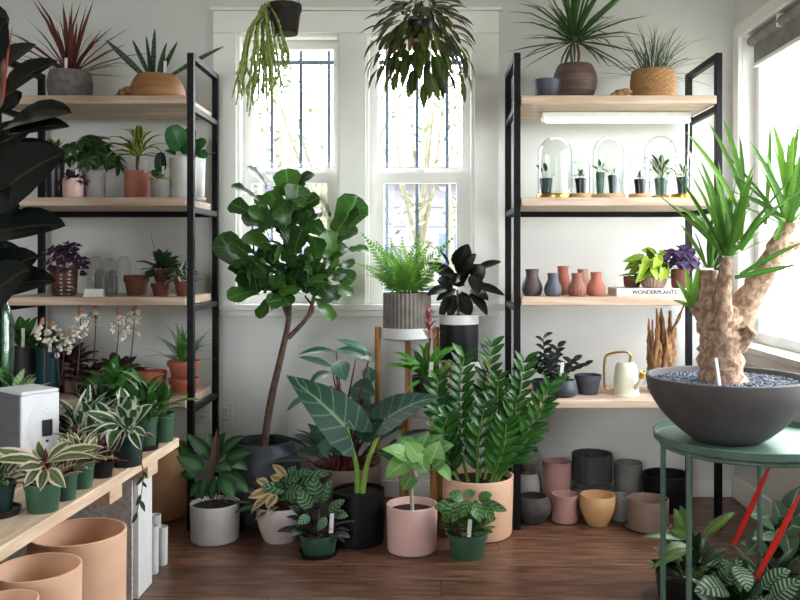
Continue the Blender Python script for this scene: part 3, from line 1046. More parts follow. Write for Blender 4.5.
SCAR = leafmat('scarlet_bract', rgb(206, 38, 30), rgb(222, 52, 40), 'plain', rough=.4, trans=.1)
FIDU = leafmat('soft_green_leaf', rgb(84, 132, 72), rgb(126, 168, 92), 'veins', rough=.45, N=5, trans=.2, vein=rgb(164, 190, 130))
PETAL = mat('white_petal', rgb(248, 242, 234), .6, col2=rgb(244, 222, 206), scale=60)
BUD = mat('bud_pink', rgb(206, 142, 110), .6)
BASK = mat('basket_weave', rgb(176, 132, 86), .8, col2=rgb(160, 116, 72), scale=120)
V = Vector

# ------------------------------------------------------------------ grow-light shelving unit, top board
empty_pot('bowl', 'small dark slate bowl beside the brown vase planter', 'bowl', 546.5, 78, 14, 'bowl', SLATE, B1, 3.74, rb=.55)
p = Plant('dracaena_plant', 'spiky green dracaena in a rounded brown vase on the top board', 575, 61, 22, 'ball', mat('brown_vase', rgb(108, 84, 74), .6, col2=rgb(78, 60, 54), scale=10, stretch=(.4, .4, 6)), B1, 3.84, rb=.66, soil=.93)
top = p.L(574, 40)
for dx in (-3, 3):
    p.stem([p.c + V((dx * p.s * .6, 0, -.01)), p.L(575 + dx * 1.3, 55), p.L(574 + dx, 44)], .006, STEMB)
p.bush(90, 'grass', .05, MARG, (48, 84), (-28, 86), pf=0, b=(.15, .9), cup=.5, spread=.3, c=top + V((0, 0, -.01)), nk=1)
p = Plant('wiry_cactus_plant', 'wiry grey-green plant with thin stems in a woven basket', 653, 67, 22, 'round', BASK, B1, 3.8, rb=.84, soil=.9, seg=72, flute=lambda a, z: 05e-2 * math.sin(a * 16 + (3.14 if int(z / .011) % 2 else 0)) * abs(math.sin(z / .011 * 3.14159)))
p.bush(90, 'grass', .018, TILL, (34, 66), (-10, 84), pf=0, b=(.2, 1.6), cup=.2, spread=.8, nk=1)
for i in range(26):
    a = p.rnd.uniform(0, 6.28)
    e = p.rnd.uniform(.3, 1.4)
    l = p.rnd.uniform(22, 44) * p.s
    q = p.c + V((math.cos(a), math.sin(a), 0)) * p.rs * .5
    d = V((math.cos(a) * math.cos(e), math.sin(a) * math.cos(e), math.sin(e)))
    p.stem([q, q + d * l * .5 + V((0, 0, l * .1)), q + d * l + V((p.rnd.uniform(-.02, .02), 0, p.rnd.uniform(-.02, .02)))], [.0022, .0018, .001], TILL, 4, sub=3)
p.label(653, 57, -.05, 12, 3)


def scrap(label, x, y, D, w, m, z, seed):
    """a knobbly piece of dry wood lying on a board"""
    r = random.Random(seed)
    t = thing('driftwood', label, 'driftwood', ((x - CX) * D / F, D, z))
    s = D / F
    for k in range(4):
        a = V((r.uniform(-.5, -.1) * w * s, r.uniform(-.3, .3) * w * s * .6, (5 + 8 * r.random()) * s))
        b_ = V((r.uniform(.1, .5) * w * s, r.uniform(-.3, .3) * w * s * .6, (5 + 11 * r.random()) * s))
        mid = (a + b_) / 2 + V((0, 0, 2.5 * s))
        rr = 3.2 * s
        obj('branch' if k else 'root', MB().tube([a, mid, b_], [rr, rr * 1.2, rr * .8], 7, True, 4, lambda i, kk: .8 + .35 * random.Random(i * 7 + kk).random()).mesh(m, True), t)
    z0 = min((v.co.z for c in t.children for v in c.data.vertices))
    t.location.z = z - z0 + .0005


scrap('small brown driftwood pieces beside the woven basket', 621, 95, 3.72, 24, DRIFT, B1, 4)

# grow light under the top board
s = 3.8 / F
gl = thing('grow_light', 'slim white grow light bar under the top board', 'lamp', ((615 - CX) * s, 3.8, B1 - .0365))
box('housing', -74 * s, 74 * s, -.035, .035, -.026, -.0005, WHITEP, gl, .003)
LED = NT('led_glow')
LED.b.inputs['Base Color'].default_value = (1, 1, 1, 1)
LED.b.inputs['Emission Color'].default_value = (.86, 1, .95, 1)
LED.b.inputs['Emission Strength'].default_value = 17.0
box('light_tube', -70 * s, 70 * s, -.014, .014, -.042, -.0265, LED.m, gl, .005)
for sx in (-1, 1):
    box('end_cap', sx * 72.5 * s - 2.2 * s, sx * 72.5 * s + 2.2 * s, -.02, .02, -.046, -.0265, WHITEP, gl, .003)
    box('reflector', -70 * s, 70 * s, sx * .03 - .002, sx * .03 + .002, -.036, -.0265, WHITEP, gl, .0005)
obj('power_cord', MB().tube([(74 * s, .01, -.01), (76 * s, .03, -.03), (76.5 * s, .05, -.2), (75.5 * s, .07, -.37)], .0028, 6, True, 5).mesh(WHITEP, True), gl)

# cloches on the second board
CAP = mat('cloche_wood', rgb(206, 166, 116), .5, col2=rgb(180, 138, 90), scale=10)


def cloche(label, x, ytop, hw, D, z, base=None, group=None, cap=True, name='glass_cloche'):
    s = D / F
    h = H - (ytop - CY) * s - z
    R = hw * s
    t = thing(name, label, 'cloche', ((x - CX) * s, D, z), group)
    z0 = .0008
    if base:
        prof = [(0, 0), (R * 1.0, 0), (R * 1.02, .006), (R * 1.02, .02), (R * 1.0, .024), (0, .024)]
        obj('base', MB().lathe([(r, q + z0) for r, q in prof], 32).mesh(base, True, 40, clean=True), t)
        z0 = .0255
    n = 9
    R2 = R * .93 if base else R
    prof = [(R2, z0), (R2, max(h - R2, h * .4))] + [(R2 * math.cos(i / n * 1.5708), max(h - R2, h * .4) + (h - max(h - R2, h * .4)) * math.sin(i / n * 1.5708)) for i in range(1, n)] + [(.0005, h)]
    prof += [(max(r - .0022, .0004), q - (.0022 if r < R2 * .98 else 0)) for r, q in reversed(prof)]
    obj('glass_dome', MB().lathe(prof, 32).mesh(GLASS, True, 60), t)
    return t, z0


CLD = [(555, 137, 18.5, 3.74, BRASS, 'bell cloche on a brass base at the end nearest the window casing'), (608, 137, 16.5, 3.74, CAP, 'tall bell cloche on a wooden base between two low pots'), (660, 136, 17, 3.86, BRASS, 'tall bell cloche over the speckled seedling, behind a smaller cloche'), (683, 149, 11.5, 3.72, BRASS, 'small cloche on a brass base beside the side-wall posts'), (640, 153, 11, 3.72, CAP, 'small cloche on a wooden base over a low black pot'), (581, 158, 10, 3.70, CAP, 'smallest cloche on a wooden base over a bushy black pot')]
for x, yt, hw, D, bm_, lb in CLD:
    cloche(lb, x, yt, hw, D, B2, bm_)
MINI = [(546, 178, 6.6, 3.74, NURSD, DGREEN, 3, 'pale leafed seedling in a dark green pot inside the end cloche', 20), (581, 178, 6, 3.70, BLKP, GREEN, 12, 'bushy green seedling in a black pot inside the smallest cloche', 14), (600, 172, 4.5, 3.73, NURS, GREEN, 8, 'upright green seedling in a narrow green pot inside the tall cloche', 18), (614, 175, 6.3, 3.74, NURSD, FERN, 7, 'pale seedling in a dark pot inside the tall cloche', 18), (640, 179, 6, 3.72, BLKP, GREEN, 12, 'low green seedling in a black pot inside the small wooden-based cloche', 12), (661, 178, 6.6, 3.86, NURS, CALW, 16, 'speckled seedling in a green pot inside the rear cloche', 32), (683, 177, 6.6, 3.72, NURSD, CALW, 12, 'speckled seedling in a dark pot inside the small brass-based cloche', 20)]
for x, yt, hw, D, pm_, lm, n, lb, ll in MINI:
    p = Plant('seedling', lb, x, yt, hw, 'taper', pm_, B2 + .0262, D, rb=.72, soil=.9, group='seedlings under the glass cloches')
    p.bush(n, 'ovate', .42, lm, (ll * .5, ll), (15, 85), pf=.45, spread=.5, pm=STEMG)

# third board: vases, book, philodendron, oxalis
VAS = {'a': mat('smoked_clay', rgb(92, 70, 66), .55, col2=rgb(62, 58, 64), scale=6), 'b': mat('blue_grey_clay', rgb(84, 88, 98), .6), 'c': mat('brick_clay', rgb(168, 98, 82), .75), 'd': mat('brown_clay', rgb(142, 90, 78), .7), 'e': mat('sand_clay', rgb(178, 138, 116), .7)}


def vase(label, x, ytop, hw, D, m, neck, ribs=0, z=B3):
    s = D / F
    h = H - (ytop - CY) * s - z
    R = hw * s
    o = [(0, 0), (R * .72, 0), (R * .8, .03 * h), (R * .97, .18 * h), (R, .3 * h), (R * .93, .44 * h), (R * neck * 1.1, .66 * h), (R * neck, .76 * h), (R * neck * 1.02, .9 * h), (R * neck * 1.1, .985 * h), (R * neck * 1.05, h), (R * neck * .9, h), (R * neck * .84, .9 * h), (R * neck * .8, .7 * h), (R * .6, .4 * h), (0, .1 * h)]
    fl = (lambda a, zz: .03 * math.cos(a * ribs) * (1 if zz < .55 * h else 0)) if ribs else None
    return tag(obj('bud_vase', MB().lathe(o, 64 if ribs else 28, flute=fl).mesh(m, True, 50, clean=True), None, ((x - CX) * s, D, z)), label, 'vase', 'small clay vases on the third board')


vase('smoky brown clay vase at the end of the vase row', 532, 269, 10.5, 3.72, VAS['a'], .6)
vase('blue-grey clay vase in the vase row', 553, 273, 9, 3.68, VAS['b'], .58)
vase('tallest brick red vase standing behind the blue-grey one', 563, 266, 7.5, 3.84, VAS['c'], .72)
vase('ribbed brown clay vase in the vase row', 577, 273, 9.5, 3.68, VAS['d'], .55, 16)
vase('sand coloured vase half hidden behind the ribbed brown one', 583, 269, 8.2, 3.86, VAS['e'], .62)
vase('brick red clay vase with short neck next to the ribbed one', 596, 272, 9.5, 3.70, VAS['c'], .55)
D = 3.70
s = D / F
bk = thing('book', 'white book titled WONDERPLANTS lying under the potted philodendron', 'book', ((649.5 - CX) * s, D - .04, B3))
bh = .034
PAGE = mat('book_pages', rgb(230, 226, 214), .8)
BCOV = mat('book_cover', rgb(236, 230, 228), .5)
bw = 35 * s
box('cover', -bw, bw, 0, .2, .0005, .0035, BCOV, bk, .0005)
box('cover', -bw, bw, 0, .2, bh - .003, bh, BCOV, bk, .0005)
box('spine', -bw, bw, -.0035, -.0005, .0005, bh, BCOV, bk, .001)
box('pages', -bw + .003, bw - .003, .0006, .196, .0036, bh - .0031, PAGE, bk, 0)
INK = mat('ink', rgb(20, 18, 20), .7)
fc = bpy.data.curves.new('title', 'FONT')
fc.body = 'WONDERPLANTS'
fc.size = .024
fc.offset = .0006
fc.align_x = 'CENTER'
fc.extrude = .0003
fc.materials.append(INK)
fo = obj('title_curve', fc)
bpy.context.view_layer.update()
tm = bpy.data.meshes.new_from_object(fo.evaluated_get(bpy.context.evaluated_depsgraph_get()))
bpy.data.objects.remove(fo)
if not tm.materials:
    tm.materials.append(INK)
obj('title_lettering', tm, bk, (.01, -.0042, .0095), (math.pi / 2, 0, 0))
ZB = B3 + bh
p = Plant('philodendron_plant', 'lime green heart-leaf philodendron in a fluted clay bowl on the book', 653, 277, 13.5, 'bowl', mat('fluted_clay', rgb(168, 138, 124), .75), ZB + .0005, 3.74, rb=.7, soil=.88, seg=72, flute=lambda a, z: .03 * math.cos(a * 22))
PH = [(648, 268, 634, 285, 16, -.05, -.1), (655, 262, 650, 279, 14, -.06, -.1), (662, 262, 668, 282, 15, -.04, -.08), (656, 256, 662, 268, 15, -.08, -.1), (645, 258, 620, 262, 14, 0, 0), (640, 260, 622, 272, 12, .02, 0), (652, 252, 640, 250, 14, 0, .02), (650, 258, 640, 274, 17, -.03, -.09), (658, 252, 672, 262, 13, .02, 0), (655, 255, 646, 246, 10, .03, .05), (660, 258, 652, 270, 13, -.08, -.12), (646, 264, 638, 278, 12, -.07, -.11), (664, 268, 660, 284, 11, -.08, -.1), (640, 266, 626, 278, 11, -.02, -.05), (652, 268, 658, 282, 11, -.1, -.12)]
PH = [(a, b_, a + (c - a) * .9, b_ + (d - b_) * .9, w * .8, e, f) for a, b_, c, d, w, e, f in PH]
p.trace(PH, (0, 0, 1), 'heart', .7, LIME, pf=.12, b=.5, n=(0, -.8, .5), tilt=.2)
p.bush(24, 'heart', .7, GREEN, (16, 34), (0, 75), pf=.45, pm=STEMG)
empty_pot('flower_pot', 'dark clay pot half hidden behind the philodendron bowl', 'pot', 632, 276, 8.5, 'cup', DTERRA, ZB + .0005, 3.80, rb=.7)
p = Plant('oxalis_plant', 'violet oxalis in a dark clay pot next to the philodendron', 680, 269, 9, 'cup', DTERRA, ZB + .0005, 3.70, rb=.75)
for k in range(20):
    a = p.rnd.uniform(0, 6.28)
    e = p.rnd.uniform(.4, 1.5)
    q = p.c + V((math.cos(a) * math.cos(e), math.sin(a) * math.cos(e), math.sin(e) * 1.0)) * p.rnd.uniform(14, 24) * p.s
    whorl(p, q, (q - p.c).normalized() + V((p.rnd.uniform(-.5, .5), -.9, .3)), 3, 10 * p.s, leaf_mesh('tri', .95, VIOL, .3, 0, .2), a)
    p.stem([p.c, (p.c + q) / 2 + V((0, 0, .006)), q], .0011, STEMR, 4, sub=2)

# fourth board
p = Plant('dark_zz_plant', 'near-black leafy plant in a slate pot on the fourth board', 546, 378, 14, 'cup', SLATE, B4, 3.80, rb=.7)
for (tx, ty, dd) in ((543, 338, 0), (558, 347, -.03), (574, 361, -.04), (584, 366, 0), (534, 362, -.05), (552, 358, -.08), (566, 372, -.08)):
    q = p.L(tx, ty, dd)
    p.stem([p.c, (p.c + q) / 2 + V((0, 0, .01)), q], [.004, .0035, .0015], ZZD, 5)
    for k in range(9):
        f = .3 + .7 * k / 8
        b0 = p.c.lerp(q, f)
        sd = -1 if k % 2 else 1
        d = V((sd * .8, p.rnd.uniform(-.7, .5), .5)) * 11 * p.s
        p.leaf(leaf_mesh('ovate', .55, ZZD, .5, 0, .25), b0, b0 + d, V((0, -.6, .7)))
p = Plant('succulent_plant', 'small green succulent in a round charcoal pot on the fourth board', 564, 378, 13.5, 'belly', SLATE, B4, 3.67, rb=.6, soil=.9)
p.bush(26, 'lance', .3, GREEN, (5, 12), (10, 85), pf=0, spread=.9, nk=1)
p.label(562, 362, 0, 15, 3.5)
empty_pot('flower_pot', 'empty charcoal tapered pot beside the watering can', 'pot', 588, 373, 13.5, 'taper', SLATE, B4, 3.74, rb=.68)
# watering can
D = 3.72
s = D / F
wc = thing('watering_can', 'cream enamel watering can with brass loop handle', 'watering can', ((626 - CX) * s, D, B4))
R = 12.5 * s
h = 33 * s
obj('body', MB().lathe([(0, .0005), (R, .0005), (R * 1.02, .1 * h), (R * .98, .5 * h), (R * .86, .85 * h), (R * .7, .97 * h), (R * .5, h), (R * .45, h), (R * .45, .9 * h), (0, .85 * h)], 32).mesh(CREAM, True, 40, clean=True), wc)
obj('handle', MB().tube([(R * .3, 0, h), (R * .35, 0, h * 1.2), (-.1 * R, 0, h * 1.3), (-1.4 * R, 0, h * 1.22), (-1.72 * R, 0, h * 1.0), (-1.72 * R, 0, h * .32), (-1.5 * R, 0, h * .17), (-.95 * R, 0, h * .16)], .0055, 8, True, 5).mesh(BRASS, True), wc)
sp_ = obj('spout', MB().tube([(.55 * R, -.8 * R, .25 * h), (.8 * R, -1.25 * R, .45 * h), (.85 * R, -1.5 * R, .62 * h)], [.011, .009, .0085], 10, True, 4).mesh(CREAM, True), wc)
obj('brass_tip', MB().lathe([(0, 0), (.011, 0), (.013, .012), (.0125, .028), (.009, .03), (0, .022)], 16).mesh(BRASS, True, 40), sp_, (.85 * R, -1.5 * R, .6 * h), (.5, .1, 0))
obj('drip_ring', MB().lathe([(.7 * R, .0), (.9 * R, .003), (1.08 * R, .008), (1.08 * R, .0005)], 24).mesh(CREAM, True), wc)
# standing dry root
D = 3.80
dw = thing('driftwood', 'upright split driftwood stump standing on the fourth board', 'driftwood', ((664 - CX) * D / F, D, B4))
s = D / F
r = random.Random(12)
for k in range(18):
    bx = r.uniform(-11, 11)
    tx, ty = bx * r.uniform(.9, 1.5) + r.uniform(-3, 3), r.uniform(52, 84)
    if k == 0:
        tx, ty = 23, 94
    w = r.uniform(2.4, 4.2)
    y0 = r.uniform(-9, 9) * s
    pts = [V((bx * s, y0, .006)), V(((bx + r.uniform(-2, 2)) * s, y0, ty * .4 * s)), V((((bx + tx) / 2 + r.uniform(-2, 2)) * s, y0 * 1.2, ty * .75 * s)), V((tx * s, y0, ty * s))]
    obj('root', MB().tube(pts, [w * s, w * s * .95, w * s * .7, w * s * .2], 7, True, 6, lambda i, kk: .6 + .75 * random.Random(i * 11 + kk * 3 + k).random()).mesh(DRIFT, True), dw)

# pots stored on the floor below
FP = 'empty pots stored under the grow-light shelving unit'
empty_pot('planter', 'round light grey pot under another round grey pot', 'pot', 527, 470, 13.2, 'ball', LGREY, 0, 3.96, rb=.72, group=FP)
lowz = H - (470 - CY) * 3.96 / F
empty_pot('planter', 'round grey pot stacked on a light grey pot', 'pot', 527.5, 447, 13.2, 'ball', GREYC, lowz + .003, 3.96, rb=.72, group=FP)
empty_pot('planter', 'dusty pink cylinder pot behind the front row of pots', 'pot', 557, 458, 14.5, 'cyl', DPINK, 0, 3.94, rb=.97, group=FP)
empty_pot('planter', 'low grey pot under the big charcoal pot', 'pot', 593, 482, 19.5, 'cyl', GREYC, 0, 3.93, rb=.97, group=FP)
empty_pot('planter', 'big charcoal faceted pot stacked on a low grey pot', 'pot', 592, 449, 20, 'cyl', CHAR, H - (482 - CY) * 3.93 / F + .004, 3.93, rb=.97, group=FP, seg=64, flute=lambda a, z: .02 * math.cos(a * 16))
empty_pot('planter', 'olive grey cylinder pot next to the big charcoal pot', 'pot', 628, 459, 14, 'cyl', GREYC, 0, 4.0, rb=.95, group=FP)
empty_pot('planter', 'wide black bowl pot beneath the sage tray table', 'pot', 666.5, 468, 24, 'cup', BLACKC, 0, 3.90, rb=.7, group=FP)
empty_pot('planter', 'round dark taupe pot in the front row of stored pots', 'pot', 533, 491, 18.5, 'ball', mat('dark_taupe_clay', rgb(74, 66, 64), .8, col2=rgb(62, 55, 54)), 0, ybase=527, rb=.7, group=FP)
empty_pot('planter', 'pink waisted pot in the front row of stored pots', 'pot', 565, 490, 13.8, 'waist', DPINK, 0, ybase=525, rb=.8, group=FP)
empty_pot('planter', 'tan egg-shaped pot in the front row of stored pots', 'pot', 597.5, 490, 17.8, 'egg', TAN, 0, ybase=529, rb=.55, group=FP)
empty_pot('planter', 'slim grey pot between the tan egg pot and the taupe saucer pot', 'pot', 621, 492, 10, 'cyl', GREYC, 0, 3.74, rb=.95, group=FP)
loc, s, hh, D = where(648, 493, 21, 0, None, 534)
t = thing('planter', 'taupe cylinder pot on its own saucer in the front row', 'pot', loc, FP)
me, _ = pot_mesh('cyl', 20.5 * s, hh - .012, TAUPE, .97)
obj('pot', me, t, (0, 0, .012))
obj('saucer', MB().lathe([(0, .0005), (19 * s, .0005), (22 * s, .008), (22.5 * s, .02), (21.7 * s, .02), (21 * s, .0115), (0, .0115)], 36).mesh(TAUPE, True, 40, clean=True), t)

# ------------------------------------------------------------------ shelving unit behind the bench, top board
p = Plant('red_dracaena_plant', 'burgundy spiky dracaena in a rounded grey concrete pot', 70, 68, 21.5, 'round', mat('rough_concrete', rgb(128, 120, 116), .9, col2=rgb(106, 98, 96), scale=40, bump=.4), B1, 3.78, rb=.72, soil=.93)
p.bush(50, 'grass', .046, REDL, (46, 88), (4, 88), pf=0, b=(.1, .75), cup=.5, spread=.5, nk=1)
p.label(66, 58, -.08, 12, 3)
scrap('knobbly brown driftwood between the concrete pot and the wide tan bowl', 126, 97, 3.70, 27, DRIFT, B1, 9)
p = Plant('snake_plant', 'striped snake plant in a wide tan bowl', 157.5, 71, 27, 'belly', mat('tan_bowl', rgb(178, 128, 86), .6, col2=rgb(158, 110, 72), scale=8, stretch=(.3, .3, 5)), B1, 3.76, rb=.7, soil=.93)
for tx, ty, w, d1, x0 in ((105, 39, 8, -.05, 146), (155, 28, 6.5, 0, 154), (146, 35, 5, .03, 152), (132, 39, 6, .02, 150), (167, 42, 6, -.04, 158), (178, 41, 6.5, .02, 160), (225, 46, 7, -.02, 168), (165, 52, 5, -.06, 164), (148, 52, 6, -.05, 152)):
    p0, p1 = V(((x0 - 157.5) * p.s, p.rnd.uniform(-.02, .02), p.zs)), p.L(tx, ty, d1)
    p.leaf(leaf_mesh('sword', .11, SANS, .12, 0, .55), p0, p1, V((0, -1, .35)), w * .8 * p.s / ((p1 - p0).length * .11))
p.label(165, 61, -.06, 12, 3)

# second board
p = Plant('croton_plant', 'mottled yellow-green plant in a tall dark purple pot', 55, 160, 9, 'cyl', mat('aubergine_glaze', rgb(40, 32, 46), .35), B2, 3.78, rb=.9)
p.bush(22, 'ovate', .4, leafmat('mottled_leaf', rgb(48, 62, 28), rgb(92, 96, 36), 'streak', c3=rgb(170, 150, 56), rough=.4), (14, 34), (15, 85), pf=.2)
p = Plant('oxalis_plant', 'dark purple plant in a small pink pot', 73, 178, 10, 'cup', PINK, B2, 3.68, rb=.84)
p.bush(30, 'ovate', .6, PURP, (7, 15), (-25, 80), pf=.3, spread=.8)
p.label(77, 165, -.01, 16, 3.4)
p = Plant('umbrella_plant', 'bushy dark green umbrella plant in a light grey cylinder pot', 94, 170, 11, 'cyl', LGREY, B2, 3.78, rb=.96)
for k in range(26):
    a = k * 2.4
    e = .2 + 1.3 * (k / 25)
    q = p.c + V((math.cos(a) * math.cos(e), math.sin(a) * math.cos(e), .25 + math.sin(e))) * p.rnd.uniform(20, 34) * p.s
    p.stem([p.c, (p.c + q) / 2 + V((0, 0, .01)), q], .0014, STEMG, 4, sub=2)
    whorl(p, q, (q - p.c).normalized() + V((p.rnd.uniform(-.5, .5), -.6, .4)), 7, 14 * p.s, leaf_mesh('lance', .36, SCHE, .5, 0, .2), a, .35)
p = Plant('spider_dracaena_plant', 'yellow-striped arching dracaena in a terracotta pink pot', 138, 170, 13.5, 'cyl', mat('rose_terracotta', rgb(206, 132, 112), .7), B2, 3.76, rb=.95)
top = p.L(138, 156)
p.stem([p.c, p.L(137, 163), top], .006, STEMB)
p.bush(30, 'strap', .17, SPID, (22, 38), (-22, 72), pf=0, b=(1.2, 2.4), cup=.4, spread=.3, c=top)
p.label(146, 160, -.06, 13, 3.6)
p = Plant('hoya_plant', 'small round-leaf plant in a little grey pot', 160, 179, 9.6, 'cyl', LGREY, B2, 3.68, rb=.94)
p.trace([(161, 178, 161, 152, 15, 0, -.01), (158, 178, 152, 170, 8, -.02, -.04)], (0, 0, 1), 'round', .6, DGREEN, n=(0, -1, .2), tilt=.1, pf=.2)
p.bush(14, 'ovate', .5, LIME, (5, 12), (5, 80), pf=.2, spread=.8)
p.label(163, 166, -.02, 14, 2.6)
p = Plant('pilea_plant', 'glossy round-leaf plant in a large white cylinder pot', 187.5, 157, 17.5, 'cyl', WHITEC, B2 + .012, 3.75, rb=.96)
obj('saucer', MB().lathe([(0, -.0115), (17.5 * p.s, -.0115), (18.4 * p.s, -.002), (17.9 * p.s, -.0005), (0, -.0005)], 36).mesh(WHITEC, True, 40, clean=True), p.root)
p.trace([(183, 155, 172, 125, 26, -.02, -.05), (186, 152, 192, 128, 20, .02, .03), (195, 150, 206, 140, 14, 0, -.02), (198, 152, 207, 157, 12, -.05, -.08), (186, 156, 190, 142, 14, -.05, -.08)], (0, 0, 1), 'round', .8, ROUNDL, n=(0, -1, .3), tilt=.25, pf=.15)
p.bush(10, 'round', .8, ROUNDL, (18, 32), (25, 80), pf=.5, pm=STEMG)
p.label(203, 146, -.02, 16, 2.6)

# third board
p = Plant('oxalis_plant', 'deep purple oxalis in a glazed brown ringed pot', 64, 268, 13, 'cup', BRONZE, B3, 3.74, rb=.8, seg=36, flute=lambda a, z: .02 * math.sin(z * 380))
for k in range(30):
    a = k * 2.4
    e = .1 + 1.4 * (k / 29)
    q = p.c + V((math.cos(a) * math.cos(e), math.sin(a) * math.cos(e), math.sin(e) * 1.15 + .05)) * p.rnd.uniform(16, 24) * p.s
    p.stem([p.c, (p.c + q) / 2 + V((0, 0, .008)), q], .001, STEMR, 4, sub=2)
    whorl(p, q, (q - p.c).normalized() + V((p.rnd.uniform(-.5, .5), -.7, .4)), 3, 8 * p.s, leaf_mesh('tri', 1.0, PURP, .3, 0, .2), a)
CG = 'small glass cloches on the third board'
for x, yt, hw, D, lb in ((95, 256, 7.2, 3.84, 'plain tall glass dome behind the price card'), (109.3, 258, 6.8, 3.84, 'plain tall glass dome in the middle of the back row'), (123.6, 256, 6.8, 3.84, 'plain tall glass dome beside the empty terracotta pot'), (100.5, 269, 5.8, 3.70, 'short glass dome standing next to the price card'), (112, 270, 5.8, 3.70, 'short glass dome in front of two tall domes')):
    cloche(lb, x, yt, hw, D, B3, None, CG)
D = 3.63
s = D / F
pc = thing('price_card', 'folded white price card standing before the glass domes', 'card', ((94.5 - CX) * s, D, B3))
for sg in (-1, 1):
    boxc('card_face', (19 * s, .0008, 9 * s), CARD, pc, (0, sg * .011, 3.85 * s), (sg * .55, 0, 0), 0)
TP = 'small terracotta pots on the third board'
empty_pot('flower_pot', 'empty terracotta pot beside the glass domes', 'pot', 136.5, 275, 12.5, 'terra', DTERRA, B3, 3.74, rb=.68, group=TP)
empty_pot('flower_pot', 'small terracotta pot carrying the vine pot', 'pot', 161, 283, 10, 'terra', DTERRA, B3, 3.72, rb=.7, group=TP)
zz = H - (283 - CY) * 3.72 / F
p = Plant('ivy_plant', 'trailing green ivy in a terracotta pot stacked on another', 163, 270, 10.5, 'terra', DTERRA, zz + .003, 3.72, rb=.66)
p.bush(34, 'heart', .85, DGREEN, (13, 27), (-28, 80), pf=.45, pm=STEMB, tilt=.4)
p.stem([p.c, p.L(157, 255), p.L(152, 240), p.L(151, 232)], [.0016, .0014, .0012, .0008], STEMG, 4)
p = Plant('ivy_plant', 'pale speckled ivy in a terracotta pot by the steel post', 184, 278, 10, 'terra', DTERRA, B3, 3.70, rb=.7)
p.bush(26, 'heart', .8, CALW, (10, 22), (-10, 80), pf=.4, pm=STEMG, tilt=.4)

# fourth board: jewel orchids, terracotta bowls, fern
JO = 'jewel orchids behind the bench plants'
JP = mat('dark_pot', rgb(34, 34, 40), .5)
p = Plant('foliage_plant', 'green leafy plant in a black square-shouldered pot', 24, 345, 12.5, 'cyl', JP, B4, 3.72, rb=.9)
p.bush(16, 'ovate', .45, GREEN, (18, 42), (15, 80), pf=.3, pm=STEMG)
p.label(23, 328, -.05, 22, 3.4)
p = Plant('foliage_plant', 'green leafy plant in a deep teal pot', 48, 346, 11.5, 'cyl', mat('teal_pot', rgb(18, 62, 72), .4), B4, 3.70, rb=.9)
p.bush(18, 'ovate', .42, GREEN, (16, 36), (15, 80), pf=.3, pm=STEMG)
p.label(50, 334, -.05, 18, 3.4)


def orchid(label, x, ytop, hw, m, spikes, D, pk='cup'):
    p = Plant('jewel_orchid', label, x, ytop, hw, pk, m, B4, D, rb=.75, group=JO)
    p.bush(30, 'ovate', .5, JEWEL, (14, 30), (-5, 60), pf=.3, spread=.8)
    r = p.rnd
    for (tx, ty, fy, bx, by, dd) in spikes:
        b0, mid, top = p.L(bx, by, dd), p.L((tx + bx) / 2 + 1, (ty + by) / 2, dd), p.L(tx, ty, dd)
        st = p.stem([p.c.lerp(b0, .5), b0, mid, top], [.003, .003, .0024, .0012], STEMB, 5, 'flower_stem')
        mb, mbb = MB(), MB()
        n = int((fy - ty) / 2.1)
        for k in range(n):
            f = k / max(1, n - 1)
            c = p.L(tx + (bx - tx) * (f * (fy - ty) / (by - ty)), ty + f * (fy - ty), dd)
            w = (1.2 + 4.6 * min(1, f * 1.6)) * p.s
            for q in range(2):
                a = r.uniform(0, 6.28)
                cc = c + V((math.cos(a) * w, math.sin(a) * w, r.uniform(-1, 1) * p.s))
                if f < .22:
                    mbb.blob(cc * .6 + c * .4, 1.9 * p.s, (1, 1, 1.2), 5, 3)
                else:
                    for z in range(3):
                        mb.blob(cc + V((r.uniform(-1, 1), r.uniform(-1, 1), r.uniform(-1, 1))) * 1.6 * p.s, 1.75 * p.s, (1.2, .7, .8), 5, 3)
        o = obj('flower', mb.mesh(PETAL, True), p.root)
        o['kind'] = 'stuff'
        obj('bud', mbb.mesh(BUD, True), p.root)['kind'] = 'stuff'
    return p


orchid('jewel orchid with three white flower spikes in a mauve-grey pot', 68, 361, 10, DPINK, ((42, 320, 345, 45, 385, -.16), (52, 323, 340, 60, 385, -.15), (64, 333, 355, 61, 385, -.13)), 3.80)
orchid('jewel orchid with two tall white flower spikes in a dark pot', 88, 375, 12, JP, ((81, 307, 339, 76, 392, -.1), (96, 304, 326, 92, 376, 0)), 3.74)
orchid('jewel orchid with two tall white spikes in a terracotta bowl', 120, 371, 16, TERRA, ((119, 309, 340, 115, 370, -.02), (135, 302, 334, 130, 362, .02)), 3.72, 'bowl')
empty_pot('flower_pot', 'textured terracotta bowl next to the stacked fern pots', 'bowl', 152.5, 369, 13.8, 'bowl', TERRA, B4, 3.76, rb=.66, seg=64, flute=lambda a, z: .02 * math.sin(a * 22) * math.sin(z * 320))
empty_pot('flower_pot', 'terracotta pot carrying the fern pot', 'pot', 184, 376, 15, 'terra', TERRA, B4, 3.76, rb=.78)
zz = H - (376 - CY) * 3.76 / F
p = Plant('fern_plant', 'bushy green fern in a terracotta pot stacked on another', 183.5, 359, 16, 'terra', TERRA, zz + .003, 3.76, rb=.74)
p.fronds(34, FERND, STEMG, (24, 44), (5, 86), b=(.5, 1.5), np=16, ll=.16, lw=.045)

